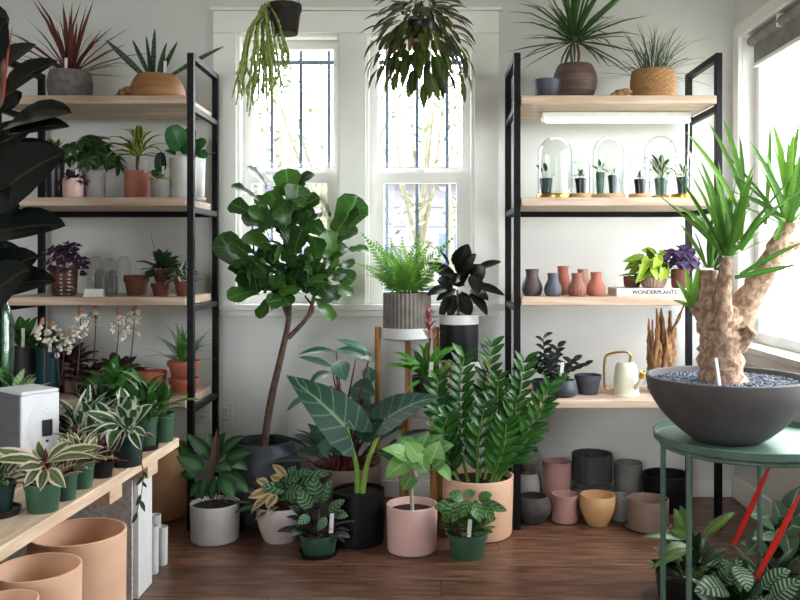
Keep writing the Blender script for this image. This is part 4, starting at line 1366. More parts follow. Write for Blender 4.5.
# ------------------------------------------------------------------ pine bench with its supports
ZBN = .50
bn = thing('plank_bench', 'long pale pine plank bench resting on concrete blocks', 'bench', (-.908, 3.08, 0), rotz=math.radians(-2.76))
for k in range(4):
    me_ = MB().box(-.212, 0, -2.2, 0, ZBN - .034, ZBN).mesh(BENCHW, bevel=.003)
    obj('plank', me_, bn, (-k * .216, 0, 0))
for dy in (-.19, -.49, -1.6):
    box('cleat', -.84, -.025, dy - .045, dy + .045, ZBN - .034 - .056, ZBN - .0345, BENCHW, bn, .002)
ZU = ZBN - .092
for k, (yy, lb) in enumerate(((2.935, 'grey concrete block under the far end of the pine bench'), (1.42, 'grey concrete block under the other end of the pine bench'))):
    for q in range(2):
        h0, h1 = q * (ZU / 2) + .001, (q + 1) * ZU / 2 - .001
        mb = MB()
        mb.box(-1.45, -1.0, yy - .085, yy - .05, h0, h1)
        mb.box(-1.45, -1.0, yy + .05, yy + .085, h0, h1)
        for x0, x1 in ((-1.45, -1.415), (-1.245, -1.205), (-1.035, -1.0)):
            mb.box(x0, x1, yy - .05, yy + .05, h0, h1)
        o = obj('concrete_block', mb.mesh(CONC))
        tag(o, lb + (', lower of two' if q == 0 else ', upper of two'), 'concrete block')
wp = tag(box('white_board', -.9985, -.982, 2.865, 3.005, .001, ZU - .002, WHITEP), 'upright white board against the concrete block under the bench', 'board')

PG = 'peach cylinder planters under the bench'
empty_pot('planter', 'largest peach cylinder planter beside the concrete block', 'pot', 78, 519, 46, 'cyl', PEACH, 0, 2.42, rb=.97, group=PG, seg=56)
empty_pot('planter', 'middle peach cylinder planter in the row under the bench', 'pot', 37, 554, 42, 'cyl', PEACH, 0, 2.05, rb=.97, group=PG, seg=56)
empty_pot('planter', 'smallest peach cylinder planter at the end of the row', 'pot', 6, 590, 30, 'cyl', PEACH, 0, 1.84, rb=.97, group=PG, seg=56)
empty_pot('planter', 'big tan cylinder planter on the floor behind the white vases', 'pot', 158, 440, 31, 'cyl', mat('tan_matte', rgb(196, 148, 106), .7, col2=rgb(182, 134, 94), scale=5), 0, 3.80, rb=.95, seg=48)
WG = 'slim white cylinder vases behind the white board'
empty_pot('cylinder_vase', 'slim white vase standing behind two others', 'vase', 155, 513, 6, 'cyl', WHITEC, 0, 3.30, rb=.96, group=WG)
empty_pot('cylinder_vase', 'slim white vase closest to the white board', 'vase', 153, 524, 5.6, 'cyl', WHITEC, 0, 3.10, rb=.96, group=WG)
empty_pot('cylinder_vase', 'slim white vase beside the open floor', 'vase', 162, 525, 5.6, 'cyl', WHITEC, 0, 3.19, rb=.96, group=WG)

# ------------------------------------------------------------------ plants on the bench


def saucer(p, R, m=BLKP):
    obj('saucer', MB().lathe([(0, -.0115), (R, -.0115), (R * 1.1, .006), (R * 1.04, .006), (R * .97, -.0008), (0, -.0008)], 32).mesh(m, True, 40, clean=True), p.root)


BG = 'foliage plants in nursery pots on the bench'
p = Plant('prayer_plant', 'white-flecked plant in a teal green pot on a black saucer', -1, 478, 16, 'taper', NURSD, ZBN + .012, ybase=514, rb=.74, group=BG)
saucer(p, 19 * p.s)
p.bush(22, 'ovate', .4, CALW, (20, 44), (0, 75), pf=.35, pm=STEMG)
p = Plant('stromanthe_plant', 'cream and pink streaked stromanthe in the biggest green nursery pot', 43, 477, 18, 'taper', NURS, ZBN, ybase=515, rb=.8, group=BG)
p.trace([(46, 468, 40, 491, 13, -.06, -.11), (49, 468, 66, 488, 15, -.06, -.1), (44, 466, 18, 470, 16, -.05, -.1), (44, 464, -6, 449, 15, -.02, -.05), (45, 462, -8, 461, 14, -.04, -.08), (46, 463, 104, 447, 16, -.04, -.06), (47, 463, 98, 458, 13, -.05, -.09), (46, 462, 72, 441, 14, 0, .02), (45, 461, 38, 441, 12, .02, .04), (42, 465, 24, 487, 12, -.04, -.07)], (0, 0, 1), 'lance', .3, STRO, b=.7, n=(0, -.7, .7), tilt=.25, pf=.05)
p.bush(16, 'lance', .3, STRP, (16, 38), (5, 80), pf=.25, pm=STEMR)
p.bush(14, 'lance', .28, STRO, (24, 46), (15, 70), pf=.25, pm=STEMR)
p = Plant('stromanthe_plant', 'wine-backed stromanthe in a green nursery pot behind the biggest one', 65, 468, 12.5, 'taper', NURS, ZBN, ybase=502, rb=.8, group=BG)
p.bush(14, 'lance', .3, STRP, (14, 34), (10, 80), pf=.25, pm=STEMR)
p.bush(16, 'lance', .3, STRO, (20, 44), (8, 70), pf=.25, pm=STEMR)
p = Plant('stromanthe_plant', 'streaked stromanthe in a green nursery pot before the black dish', 82, 458, 12, 'taper', NURS, ZBN, ybase=490, rb=.8, group=BG)
p.bush(12, 'lance', .3, STRP, (14, 30), (10, 80), pf=.25, pm=STEMR)
p.bush(16, 'lance', .3, STRO, (20, 42), (8, 70), pf=.25, pm=STEMR)
p = Plant('wine_leaf_plant', 'wine red plant in a shallow black dish pot', 103, 459, 10.5, 'taper', BLKP, ZBN, ybase=479, rb=.82, group=BG)
p.bush(20, 'lance', .3, STRP, (14, 30), (0, 80), pf=.25, pm=STEMR)
p = Plant('calathea_plant', 'white-edged calathea in a dark green pot next to the black dish', 128, 430, 15.5, 'taper', NURSD, ZBN, ybase=468, rb=.86, group=BG)
CW = [(122, 428, 104, 412, 20, -.02, -.04), (128, 426, 134, 408, 15, .02, .03), (132, 428, 146, 436, 13, -.04, -.06), (116, 430, 100, 444, 16, -.08, -.12), (121, 432, 108, 458, 14, -.1, -.14), (112, 420, 96, 402, 15, 0, .02), (124, 430, 118, 452, 17, -.08, -.13), (130, 430, 141, 450, 14, -.08, -.12), (120, 426, 92, 434, 16, -.06, -.1), (126, 424, 118, 404, 16, 0, .02), (118, 424, 86, 412, 17, -.04, -.08)]
p.trace([(a, b_, c, d, w * .72, e, f) for a, b_, c, d, w, e, f in CW], (0, 0, 1), 'ovate', .42, CALW, b=.9, n=(0, -.8, .6), tilt=.25)
p.bush(34, 'ovate', .4, CALW, (22, 52), (-10, 75), az=(60, 300), pf=.3, pm=STEMG, b=(.7, 1.7))
tp = [p.c, p.L(137, 454, -.1), p.L(143, 470, -.12), p.L(141.5, 492, -.12), p.L(134, 522, -.12)]
p.stem(tp, [.002, .002, .0018, .0015, .001], STEMB, 5, 'trailing_stem', 5)
for x, y, x1, y1 in ((143, 476, 136, 486), (142, 482, 147, 488), (141, 494, 136, 506), (140, 500, 145, 512), (137, 512, 132, 524), (143, 472, 148, 478)):
    p.leaf(leaf_mesh('lance', .34, DGREEN, .4, 0, .25), p.L(x, y, -.12), p.L(x1, y1, -.13), V((.5, -.8, .2)))
p = Plant('calathea_plant', 'white-edged calathea crowded behind the white box', 84, 440, 16, 'taper', NURSD, ZBN, ybase=462, rb=.84, group=BG)
p.bush(60, 'lance', .36, CALW, (24, 66), (0, 85), pf=.3, pm=STEMG, b=(.7, 1.7))
p.bush(14, 'lance', .34, DGREEN, (22, 46), (0, 60), pf=.3, pm=STEMG)
p = Plant('spathe_plant', 'leafy green plant in a green pot on a black saucer', 145, 414, 12.5, 'taper', NURS, ZBN + .012, ybase=448, rb=.82, group=BG)
saucer(p, 12.5 * p.s)
p.bush(40, 'lance', .34, GREEN, (24, 58), (0, 80), pf=.4, pm=STEMG, b=(.8, 1.8))
p = Plant('spathe_plant', 'leafy green plant in the green pot at the end of the bench', 163, 411, 11.5, 'taper', NURS, ZBN, ybase=443, rb=.82, group=BG)
p.bush(18, 'lance', .34, GREEN, (18, 42), (5, 85), az=(90, 300), pf=.4, pm=STEMG, b=(.8, 1.8))
p.label(156, 404, -.05, 14, 3)
p = Plant('spathe_plant', 'leafy green plant in a brown pot behind the green pots', 118, 404, 14, 'taper', DTERRA, ZBN, ybase=438, rb=.8, group=BG)
p.bush(54, 'lance', .36, GREEN, (22, 56), (-6, 85), pf=.35, pm=STEMG, b=(.8, 1.8))
p = Plant('calathea_plant', 'pale green veined plant behind the white box', 14, 398, 14, 'taper', NURSD, ZBN, 3.02, rb=.8, group=BG)
p.bush(20, 'ovate', .42, leafmat('pale_vein_leaf', rgb(108, 148, 96), rgb(150, 180, 128), 'bands', c3=rgb(190, 208, 168), N=6), (20, 44), (5, 70), pf=.35, pm=STEMG)

p = Plant('wine_leaf_plant', 'wine red and green plant tucked between the white box and the pots', 82, 452, 12, 'taper', NURSD, ZBN, ybase=470, rb=.84, group=BG)
p.bush(34, 'lance', .3, STRP, (16, 34), (5, 80), pf=.25, pm=STEMR, b=(.6, 1.5))
p.bush(22, 'lance', .32, STRO, (18, 40), (5, 70), pf=.25, pm=STEMR, b=(.6, 1.6))
p = Plant('calathea_plant', 'dark green narrow-leaf plant between the white box and the brown pot', 104, 424, 13, 'taper', NURSD, ZBN, ybase=450, rb=.84, group=BG)
p.bush(40, 'lance', .3, DGREEN, (22, 56), (0, 85), pf=.3, pm=STEMG, b=(.8, 1.8))
p.bush(14, 'lance', .32, CALW, (22, 50), (0, 70), pf=.3, pm=STEMG, b=(.8, 1.8))

# white box device
D = 2.62
dv = thing('white_box_device', 'white box device with a dark square panel on the bench', 'appliance', ((24 - CX) * D / F, D + .02, ZBN), rotz=math.radians(-38))
BOXW = mat('device_white', rgb(236, 236, 240), .4, col2=rgb(230, 230, 235))
BOXG = mat('device_grey', rgb(120, 120, 126), .5)
bw, bd, bh2 = .15, .12, .235
box('body', -bw / 2, bw / 2, -bd / 2, bd / 2, .001, bh2, BOXG, dv, .006)
box('side_panel', bw / 2 + .0005, bw / 2 + .008, -bd / 2, bd / 2, .001, bh2, BOXW, dv, .003)
box('lid', -bw / 2, bw / 2 + .008, -bd / 2, bd / 2, bh2 + .0005, bh2 + .012, BOXW, dv, .004)
X = bw / 2 + .0082
box('dark_panel', X, X + .003, .004, .036, .105, .155, DARKS, dv, .001)
obj('button', MB().lathe([(.0001, .0), (.004, 0), (.004, .003), (.0001, .003)], 12).mesh(DARKS), dv, (X, .02, .09), (0, math.pi / 2, 0))
for k, rr in enumerate((.05, .042)):
    ring = [(math.cos(6.2832 * i / 28) * rr * .8, math.sin(6.2832 * i / 28) * rr * 1.5) for i in range(29)]
    obj('oval_ring', MB().tube([(X, a, .125 + b_) for a, b_ in ring], .0012, 5, False).mesh(BOXW, True), dv)

# green glass jar
D = 3.0
s = D / F
gj = thing('glass_jar', 'tall pale green glass jar behind the white box', 'jar', ((-1 - CX) * s, D, ZBN))
jh = H - (302 - CY) * s - ZBN
R = 14 * s
obj('glass', MB().lathe([(0, .001), (R * .9, .001), (R, .02), (R, jh * .86), (R * .8, jh * .94), (R * .62, jh), (R * .55, jh), (R * .72, jh * .93), (R * .93, jh * .84), (R * .93, .024), (0, .012)], 32).mesh(GGLASS, True, 50), gj)

# rubber plant at the end of the bench
p = Plant('rubber_plant', 'big glossy near-black rubber plant towering over the bench end', -34, 400, 34, 'cyl', CHAR, ZBN, 2.66, rb=.85, soil=.9)
tr_ = [p.c, p.L(-26, 300), p.L(-14, 200), p.L(-8, 120), p.L(2, 96), p.L(2, 30)]
p.stem(tr_, [.016, .014, .012, .010, .008, .005], STEMB, 9, 'trunk')
RL = [(2, 96, 58, 61, 24, 0, -.1), (4, 128, 72, 113, 40, -.04, -.12), (6, 134, 70, 127, 24, -.06, -.1), (-10, 203, 66, 152, 54, 0, -.12), (-12, 160, 62, 150, 30, .05, .08), (-8, 234, 66, 226, 36, -.02, -.1), (-14, 282, 39, 256, 42, .05, .06), (-14, 292, 56, 281, 34, 0, -.06), (-6, 70, 36, 44, 30, .04, .1), (-8, 62, 6, 18, 30, 0, -.05), (-4, 110, 22, 92, 26, .02, .05), (-10, 150, 30, 132, 34, .03, -.03), (-12, 300, 30, 268, 40, -.05, -.12), (-14, 180, 36, 176, 40, .02, -.03), (-14, 262, 22, 250, 34, .08, .12), (-8, 40, -16, -2, 32, 0, 0), (-16, 215, 20, 205, 30, .06, .1), (-18, 120, -60, 90, 44, 0, 0), (-20, 180, -70, 160, 44, 0, .1), (-20, 240, -70, 230, 44, 0, .05), (-14, 90, -56, 40, 44, .1, .15)]
p.trace([(a, b_, c, d, w * 1.3, e, f) for a, b_, c, d, w, e, f in RL], (0, 0, 1), 'ovate', .5, RUB, b=.45, n=(.15, -.75, .6), tilt=.3, pf=.05, cup=.25)
p.leaf(leaf_mesh('grass', .07, leafmat('sheath_red', rgb(176, 64, 48), rgb(196, 84, 60), rough=.4), .1, 0, .6), p.L(4, 98, -.03), p.L(13, 22, -.05), V((0, -1, 0)), .5, 'leaf_sheath')

# ------------------------------------------------------------------ fiddle leaf fig
p = Plant('fiddle_leaf_fig', 'tall fiddle leaf fig tree in a round slate bowl planter', 262, 433, 41, 'belly', SLATE, 0, 3.74, rb=.7, soil=.9, cat='tree', seg=48)
T = [(265, 434), (270, 405), (279, 365), (287, 330), (289, 314)]
p.stem([p.c + V((.005, 0, -.02))] + [p.L(x, y) for x, y in T[1:]], [.018, .016, .0145, .013, .012], BARKR, 10, 'trunk')
p.stem([p.L(288, 338), p.L(298, 328), p.L(308, 316), p.L(313, 300), p.L(322, 270, -.02), p.L(334, 225, -.02)], [.012, .0105, .009, .008, .006, .003], BARKR, 8, 'branch')
p.stem([p.L(289, 316), p.L(290, 298), p.L(291, 260, .01), p.L(288, 215), p.L(286, 185)], [.012, .01, .008, .006, .003], BARKR, 8, 'branch')
p.stem([p.L(289, 318), p.L(281, 300), p.L(268, 285, -.03), p.L(255, 260, -.03), p.L(252, 215)], [.012, .009, .007, .005, .003], BARKR, 8, 'branch')
p.stem([p.L(308, 318), p.L(313, 308), p.L(305, 296, -.05)], [.008, .007, .004], BARKR, 7, 'branch')
FL = [(235, 140, 170, 70, 60), (300, 165, 300, 75, 80), (340, 130, 385, 85, 45), (280, 140, 230, 90, 50), (215, 190, 120, 135, 45), (190, 230, 115, 190, 55), (320, 215, 340, 130, 80), (270, 215, 245, 150, 60), (210, 260, 150, 240, 60), (250, 260, 175, 215, 60), (450, 240, 410, 170, 45), (465, 300, 540, 175, 95), (510, 270, 550, 215, 35), (470, 330, 540, 280, 50), (440, 300, 395, 260, 50), (360, 290, 385, 225, 65), (330, 260, 380, 200, 50), (300, 270, 285, 210, 60), (250, 350, 165, 300, 75), (240, 300, 200, 260, 70), (190, 440, 80, 312, 85), (200, 400, 120, 330, 60), (510, 350, 578, 350, 40), (480, 400, 530, 400, 45), (460, 420, 525, 455, 60), (430, 400, 500, 340, 70), (400, 380, 395, 310, 70), (330, 360, 355, 280, 70), (290, 340, 270, 270, 75), (250, 400, 270, 340, 60), (180, 470, 105, 420, 40), (210, 490, 108, 515, 55), (250, 470, 190, 440, 60), (300, 470, 245, 460, 60), (260, 500, 215, 578, 55), (330, 450, 345, 380, 60), (290, 430, 300, 370, 60), (380, 470, 420, 400, 60), (400, 490, 470, 520, 55), (390, 510, 450, 585, 50), (420, 480, 520, 500, 50), (350, 500, 300, 440, 60), (310, 520, 240, 530, 50), (430, 450, 490, 450, 60), (340, 420, 410, 370, 60), (230, 440, 240, 390, 60), (260, 330, 215, 320, 60), (300, 400, 330, 330, 70), (460, 360, 440, 290, 60), (370, 420, 400, 350, 60), (270, 460, 290, 400, 55), (220, 380, 180, 370, 60), (400, 440, 450, 400, 60), (240, 240, 300, 190, 60), (290, 300, 320, 240, 60)]
FL = [(a, b_, a + (c - a) * 1.12, b_ + (d - b_) * 1.12, w * 1.35) for a, b_, c, d, w in FL]
fr = random.Random(17)
for k in range(70):
    a, b_, c, d, w = FL[fr.randrange(len(FL))]
    x0, y0 = a + fr.uniform(-28, 28), b_ + fr.uniform(-25, 25)
    if k > 40:
        x0, y0 = fr.uniform(190, 480), fr.uniform(380, 520)
    an = math.atan2(d - b_, c - a) + fr.uniform(-1.2, 1.2)
    l = fr.uniform(65, 95)
    if 110 < x0 + math.cos(an) * l < 545 and 100 < y0 + math.sin(an) * l < 580:
        FL.append((x0, y0, x0 + math.cos(an) * l, y0 + math.sin(an) * l, fr.uniform(50, 75)))
p.trace(FL, (200, 150, .2875), 'fiddle', .55, FIG, dd=(-.1, .1), dt=(-.13, .05), b=.6, n=(.1, -.65, .7), tilt=.55, pf=.08, cup=.22, wave=.1, pm=STEMG)

# ------------------------------------------------------------------ floor plants in the middle
p = Plant('calathea_plant', 'lance-leaf calathea in a matt white cylinder pot', 215, 496, 24.5, 'cyl', WHITEC, 0, ybase=546, rb=.96, soil=.9)
p.trace([(205, 470, 178, 440, 20, 0, -.05), (212, 462, 186, 434, 16, .03, 0), (206, 470, 176, 456, 20, -.04, -.1), (218, 462, 246, 436, 22, 0, -.02), (222, 468, 252, 452, 18, -.03, -.08), (222, 472, 250, 492, 20, -.06, -.12), (210, 480, 190, 497, 16, -.08, -.12), (216, 480, 212, 500, 16, -.1, -.14), (208, 476, 202, 500, 14, -.1, -.14), (222, 478, 234, 498, 18, -.1, -.14), (216, 466, 232, 470, 20, -.08, -.12), (212, 455, 206, 432, 14, .04, .05), (218, 458, 226, 432, 18, .05, .05), (200, 474, 180, 476, 15, 0, -.04), (224, 462, 248, 470, 17, .02, -.02)], (0, 0, 1), 'lance', .42, CALD, b=.9, n=(0, -.6, .7), tilt=.55)
p.bush(12, 'lance', .36, CALD, (20, 40), (10, 75), pf=.4, pm=STEMR)
p.leaf(leaf_mesh('lance', .2, leafmat('furled_leaf', rgb(104, 78, 66), rgb(120, 92, 78)), .2, 0, .9), p.L(212, 478, -.02), p.L(217, 428, -.04), V((.3, -1, 0)), .8)
p.label(215, 491, -.12, 8, 3)
p = Plant('calathea_plant', 'peach and cream calathea in a tapered pale pot', 280, 499, 23, 'egg', mat('blush_white', rgb(214, 204, 200), .5, col2=rgb(204, 192, 188)), 0, ybase=546, rb=.66, soil=.92)
p.trace([(275, 490, 248, 498, 12, -.06, -.1), (274, 492, 251, 512, 10, -.08, -.12), (278, 494, 266, 508, 12, -.1, -.14), (285, 482, 270, 476, 11, 0, 0), (288, 478, 272, 464, 9, .05, .08), (270, 486, 256, 480, 12, .02, 0)], (0, 0, 1), 'lance', .36, CALP, b=.6, n=(0, -.7, .6), tilt=.3)
p.trace([(286, 492, 262, 486, 14, -.04, -.08), (285, 494, 304, 492, 20, -.1, -.14), (280, 488, 300, 478, 15, -.02, -.04), (290, 485, 312, 470, 17, .04, .05), (292, 490, 320, 480, 14, 0, -.02), (286, 482, 296, 466, 14, .06, .08), (300, 480, 330, 474, 12, .05, .05)], (0, 0, 1), 'ovate', .5, CALM, b=.6, n=(0, -.7, .6), tilt=.3)
p.bush(26, 'ovate', .42, CALM, (20, 40), (-8, 75), pf=.3, pm=STEMR)
p.bush(14, 'lance', .34, CALP, (20, 38), (-15, 60), pf=.25, pm=STEMR)
p = Plant('fittonia_plant', 'dark silver-veined plant in a green pot on a black saucer', 319, 527, 19.5, 'taper', NURS, .012, ybase=557, rb=.82)
saucer(p, 18 * p.s)
p.trace([(318, 500, 313, 477, 20, -.02, -.05), (322, 502, 332, 480, 14, -.02, -.05), (312, 508, 298, 492, 17, -.04, -.06), (328, 512, 345, 500, 12, -.02, -.03), (326, 516, 318, 531, 10, -.09, -.1), (310, 516, 298, 524, 12, -.06, -.1), (332, 514, 348, 516, 12, 0, 0)], (0, 0, 1), 'ovate', .55, CALM, b=.5, n=(0, -.8, .5), tilt=.25)
p.bush(60, 'ovate', .55, leafmat('dark_silver_leaf', rgb(44, 42, 42), rgb(76, 78, 72), 'veins', vein=rgb(150, 150, 136), rough=.5), (12, 40), (-5, 85), pf=.35, pm=STEMR)
p.label(331.5, 513, -.1, 20, 4)

# taupe pot with aglaonema
p = Plant('aglaonema_plant', 'tall silver-green aglaonema in a wide taupe pot', 346, 456, 35, 'cup', TAUPE, 0, 3.72, rb=.8, soil=.9, seg=44)
AGT0 = [(380, 105, 188, 127, 38), (372, 192, 188, 135, 30), (545, 138, 378, 100, 62), (552, 115, 378, 48, 34), (385, 150, 428, 256, 78), (478, 150, 588, 168, 42), (362, 208, 248, 265, 52), (540, 178, 548, 272, 64), (450, 285, 578, 325, 100), (250, 325, 133, 410, 38), (340, 495, 243, 530, 62), (320, 430, 278, 425, 40), (355, 560, 282, 582, 28), (380, 540, 440, 575, 80), (500, 380, 560, 450, 70), (380, 330, 320, 300, 60), (470, 360, 400, 420, 80), (360, 420, 300, 470, 60), (440, 460, 380, 560, 80), (490, 480, 540, 560, 70), (330, 540, 330, 640, 60), (520, 560, 640, 520, 50), (540, 480, 650, 470, 60)]
AGT = []
for a, b_, c, d, w in AGT0:
    d0 = p.rnd.uniform(-.08, .09)
    AGT.append((a, b_, c, d, w * 1.35, d0, d0 + p.rnd.uniform(-.12, .05)))
    q = p.L(260 + a * .2, 330 + b_ * .2, d0)
    if q.z > p.zs + .03:
        r0 = p.c + V((p.rnd.uniform(-.05, .05), p.rnd.uniform(-.04, .04), -.01))
        p.stem([r0, r0.lerp(q, .55) + V((0, 0, .03)), q], [.0055, .0045, .0022], STEMR, 6)
p.trace(AGT, (260, 330, .2), 'lance', .45, AGL, dd=(-.08, .1), dt=(-.12, .06), b=.6, n=(0, -.65, .7), tilt=.35, pf=.06)
p.bush(26, 'lance', .4, AGL, (40, 92), (8, 85), pf=.45, pm=STEMR, b=(.6, 1.2))

# black pot with alocasia
p = Plant('alocasia_plant', 'arrow-leaf alocasia with pale veins in a black cylinder pot', 358.5, 483, 26, 'cyl', BLACKC, 0, ybase=549, rb=.97, soil=.93)
k1, k2, k3 = p.L(347, 428, -.08), p.L(386, 419, -.06), p.L(362, 452, .06)
ST = mat('alocasia_stem', rgb(150, 180, 84), .45, col2=rgb(120, 156, 66))
p.stem([p.c + V((-.004, 0, -.02)), p.L(357, 470), p.L(352, 448, -.03), k1], [.014, .011, .008, .005], ST, 9)
p.stem([p.c + V((.012, 0, -.02)), p.L(367, 465), p.L(377, 438, -.03), k2], [.014, .011, .008, .005], ST, 9)
p.leaf(leaf_mesh('arrow', .66, ALO, .5, 0, .12, nk=3), k1, p.L(286, 375, -.1), V((.35, -.8, .5)))
p.leaf(leaf_mesh('arrow', .8, ALO, .6, 0, .16, nk=3), k2, p.L(441, 397, -.05), V((-.25, -.42, .85)), 1.2)

# pink pot with small tree
p = Plant('ficus_plant', 'little soft-leaved ficus tree in a pink cylinder pot', 412, 497, 25.5, 'cyl', PINK, 0, ybase=557, rb=.96, soil=.84)
cv = (360, 400, .2)


def q6(x, y, d=0):
    return p.L(360 + x * .2, 400 + y * .2, d)


TW = mat('pale_twig', rgb(196, 184, 160), .7, col2=rgb(170, 156, 132))
p.stem([p.c + V((.003, 0, -.02)), q6(258, 450), q6(280, 390), q6(262, 340), q6(236, 300, .02)], [.0085, .007, .006, .005, .003], TW, 8, 'trunk')
p.stem([q6(280, 390), q6(320, 370, -.01), q6(365, 345, -.02)], [.005, .004, .003], TW, 7, 'branch')
p.stem([q6(270, 360), q6(300, 300, .02), q6(300, 240, .02)], [.005, .004, .002], TW, 7, 'branch')
FT = [(255, 300, 105, 245, 95, 0, -.05), (240, 305, 125, 395, 110, -.04, -.08), (262, 380, 215, 455, 85, -.05, -.07), (300, 300, 225, 205, 95, 0, .03), (345, 330, 400, 205, 120, -.05, -.04), (370, 250, 470, 225, 80, .02, 0), (375, 335, 420, 300, 60, -.06, -.1), (300, 265, 345, 165, 90, .03, .06), (400, 330, 455, 410, 60, -.04, -.08), (280, 250, 180, 190, 80, .05, .08), (310, 250, 420, 170, 60, .06, .08), (290, 300, 340, 370, 90, -.07, -.1), (200, 210, 205, 150, 16, 0, 0), (330, 280, 300, 330, 80, -.06, -.09)]
p.trace([(a, b_, c, d, w * 1.25, e, f) for a, b_, c, d, w, e, f in FT], cv, 'heart', .85, FIDU, b=.7, n=(0, -.75, .6), tilt=.3, pf=.12, wave=.04, pm=TW)

# peach pot with zz plant
p = Plant('zz_plant', 'glossy zz plant with upright feathery stems in a peach cylinder pot', 478, 467, 35.5, 'cyl', PEACH, 0, ybase=543, rb=.95, soil=.9, seg=48)
ZT_ = [(464, 358, -10, -.03, -.06), (491, 347, 2, .05, .08), (524, 363, 12, 0, -.03), (549, 387, 16, -.03, -.12), (438, 380, -16, -.02, -.06), (506, 424, 8, -.08, -.16), (447, 418, -16, -.06, -.12), (498, 380, 6, .02, .06), (484, 408, -2, -.08, -.12), (516, 402, 12, -.05, -.1)]
for tx, ty, bx, d0, d1 in ZT_:
    b0 = p.c + V((bx * p.s, d0, -.01))
    t0 = p.L(tx, ty, d1)
    mid = (b0 + t0) / 2 + V(((bx * p.s - (t0.x - b0.x) * .12), 0, .02))
    st = p.stem([b0, mid, t0], [.0075, .0055, .002], STEMG, 7, 'stem', 6)
    n = max(7, int((t0 - b0).length / (10.5 * p.s)))
    for k in range(n):
        f = .22 + .78 * k / (n - 1)
        base = (b0 * (1 - f) ** 2 + 2 * mid * f * (1 - f) + t0 * f * f)
        tan = ((mid - b0) * (1 - f) + (t0 - mid) * f).normalized()
        side = tan.cross(V((.1, -1, .15))).normalized()
        for sg in (-1, 1):
            l = (29 - 11 * f) * p.s * p.rnd.uniform(.85, 1.1)
            d = (side * sg * .75 + tan * .75 + V((0, p.rnd.uniform(-.35, .15), 0))).normalized()
            o = obj('leaflet', leaf_mesh('lance', .38, ZZL, .35, 0, .25), st)
            aim(o, base, base + d * l, V((0, -.8, .45)) + side * sg * -.25)

# little peacock plant in front
p = Plant('peacock_plant', 'compact banded peacock plant in a green nursery pot', 467.5, 526, 20.5, 'taper', NURS, 0, ybase=562, rb=.8)
p.trace([(460, 505, 442, 520, 17, -.05, -.1), (463, 503, 452, 522, 14, -.08, -.12), (473, 502, 480, 522, 17, -.08, -.12), (470, 500, 462, 518, 13, -.09, -.13), (480, 502, 507, 511, 11, -.02, -.04), (478, 500, 492, 494, 12, 0, 0), (464, 500, 448, 494, 14, 0, 0), (470, 498, 468, 489, 14, .03, .05), (458, 505, 434, 508, 15, 0, -.03), (482, 505, 494, 522, 12, -.06, -.09)], (0, 0, 1), 'ovate', .6, PEAC, b=.7, n=(0, -.75, .6), tilt=.25)
p.bush(40, 'ovate', .55, PEAC, (16, 36), (14, 85), pf=.4, pm=STEMR)
p.label(469.5, 519, -.1, 18, 4)

# ------------------------------------------------------------------ plant stands


def stand(label, x, ytop, hw, D, angs, legtop=10, dish_h=12):
    s = D / F
    z = H - (ytop - CY) * s
    R = hw * s
    t = thing('plant_stand', label, 'plant stand', ((x - CX) * s, D, 0))
    dh = dish_h * s
    obj('dish', MB().lathe([(0, z - dh), (R * .9, z - dh), (R, z - dh * .85), (R, z), (R * .96, z), (R * .95, z - dh * .3), (0, z - dh * .35)], 40).mesh(WHITEC, True, 35, clean=True), t)
    lr = 3.1 * s
    for a in angs:
        a = math.radians(a)
        X, Y = math.cos(a) * (R + lr + .001), math.sin(a) * (R + lr + .001)
        obj('leg', MB().tube([(X, Y, .001), (X, Y, z + .003)], [lr * .85, lr], 12).mesh(LEGW, True, 40), t)
    return z - dh * .3 + .0005


za = stand('tallest oak plant stand with white dish under the fern', 407, 327, 26, 3.86, (188, 352, 90))
zb = stand('lowest oak plant stand with white dish under the bromeliad', 425, 405, 20, 3.66, (290, 50, 170), dish_h=10)
zc = stand('oak plant stand with white dish under the black and white pot', 462, 360, 21, 3.84, (350, 110, 230))
p = Plant('fern_plant', 'bright feathery fern in a ribbed taupe pot on the tallest stand', 407, 292, 23.6, 'cyl', mat('ribbed_taupe', rgb(124, 116, 108), .6, col2=rgb(108, 100, 94)), za, 3.86, rb=1.0, soil=.9, seg=144, flute=lambda a, z: .018 * math.cos(a * 36))
for tx, ty, d1 in ((360, 232, -.05), (352, 262, -.1), (455, 236, -.08), (375, 240, .05), (390, 236, .0), (402, 234, -.1), (420, 230, .05), (432, 240, 0), (366, 275, -.15), (447, 262, -.1), (440, 280, -.14), (382, 252, -.12), (412, 250, -.16), (428, 256, -.16), (396, 262, -.2), (372, 252, 0)):
    p.leaf(frond_mesh(FERN, STEMG, np=17, ll=.3, lw=.04, b=.7, taper=.55), p.c + V((p.rnd.uniform(-.03, .03), p.rnd.uniform(-.03, .03), 0)), p.L(tx, ty, d1), V((0, -.7, .8)), 1, 'frond')
p.fronds(12, FERN, STEMG, (40, 66), (15, 88), b=(.5, 1.3), np=17, ll=.3, lw=.04, taper=.55)
p = Plant('rubber_plant', 'dark rubber plant in a black pot with a white rim on a stand', 459, 322, 19.5, 'cyl', BLACKC, zc, 3.84, rb=.98, soil=.8)
ph = p.h
R = 19.7 * p.s
wm = obj('white_rim', MB().lathe([(R * 1.005, ph - .001), (R * 1.005, ph + 9 * p.s), (R * .95, ph + 9 * p.s), (R * .93, ph * .9), (R * .93, ph - .001)], 36).mesh(WHITEC, True, 35), p.root)
top = p.L(457, 290)
p.stem([p.c, p.L(458, 305), top], [.007, .006, .005], STEMB, 7)
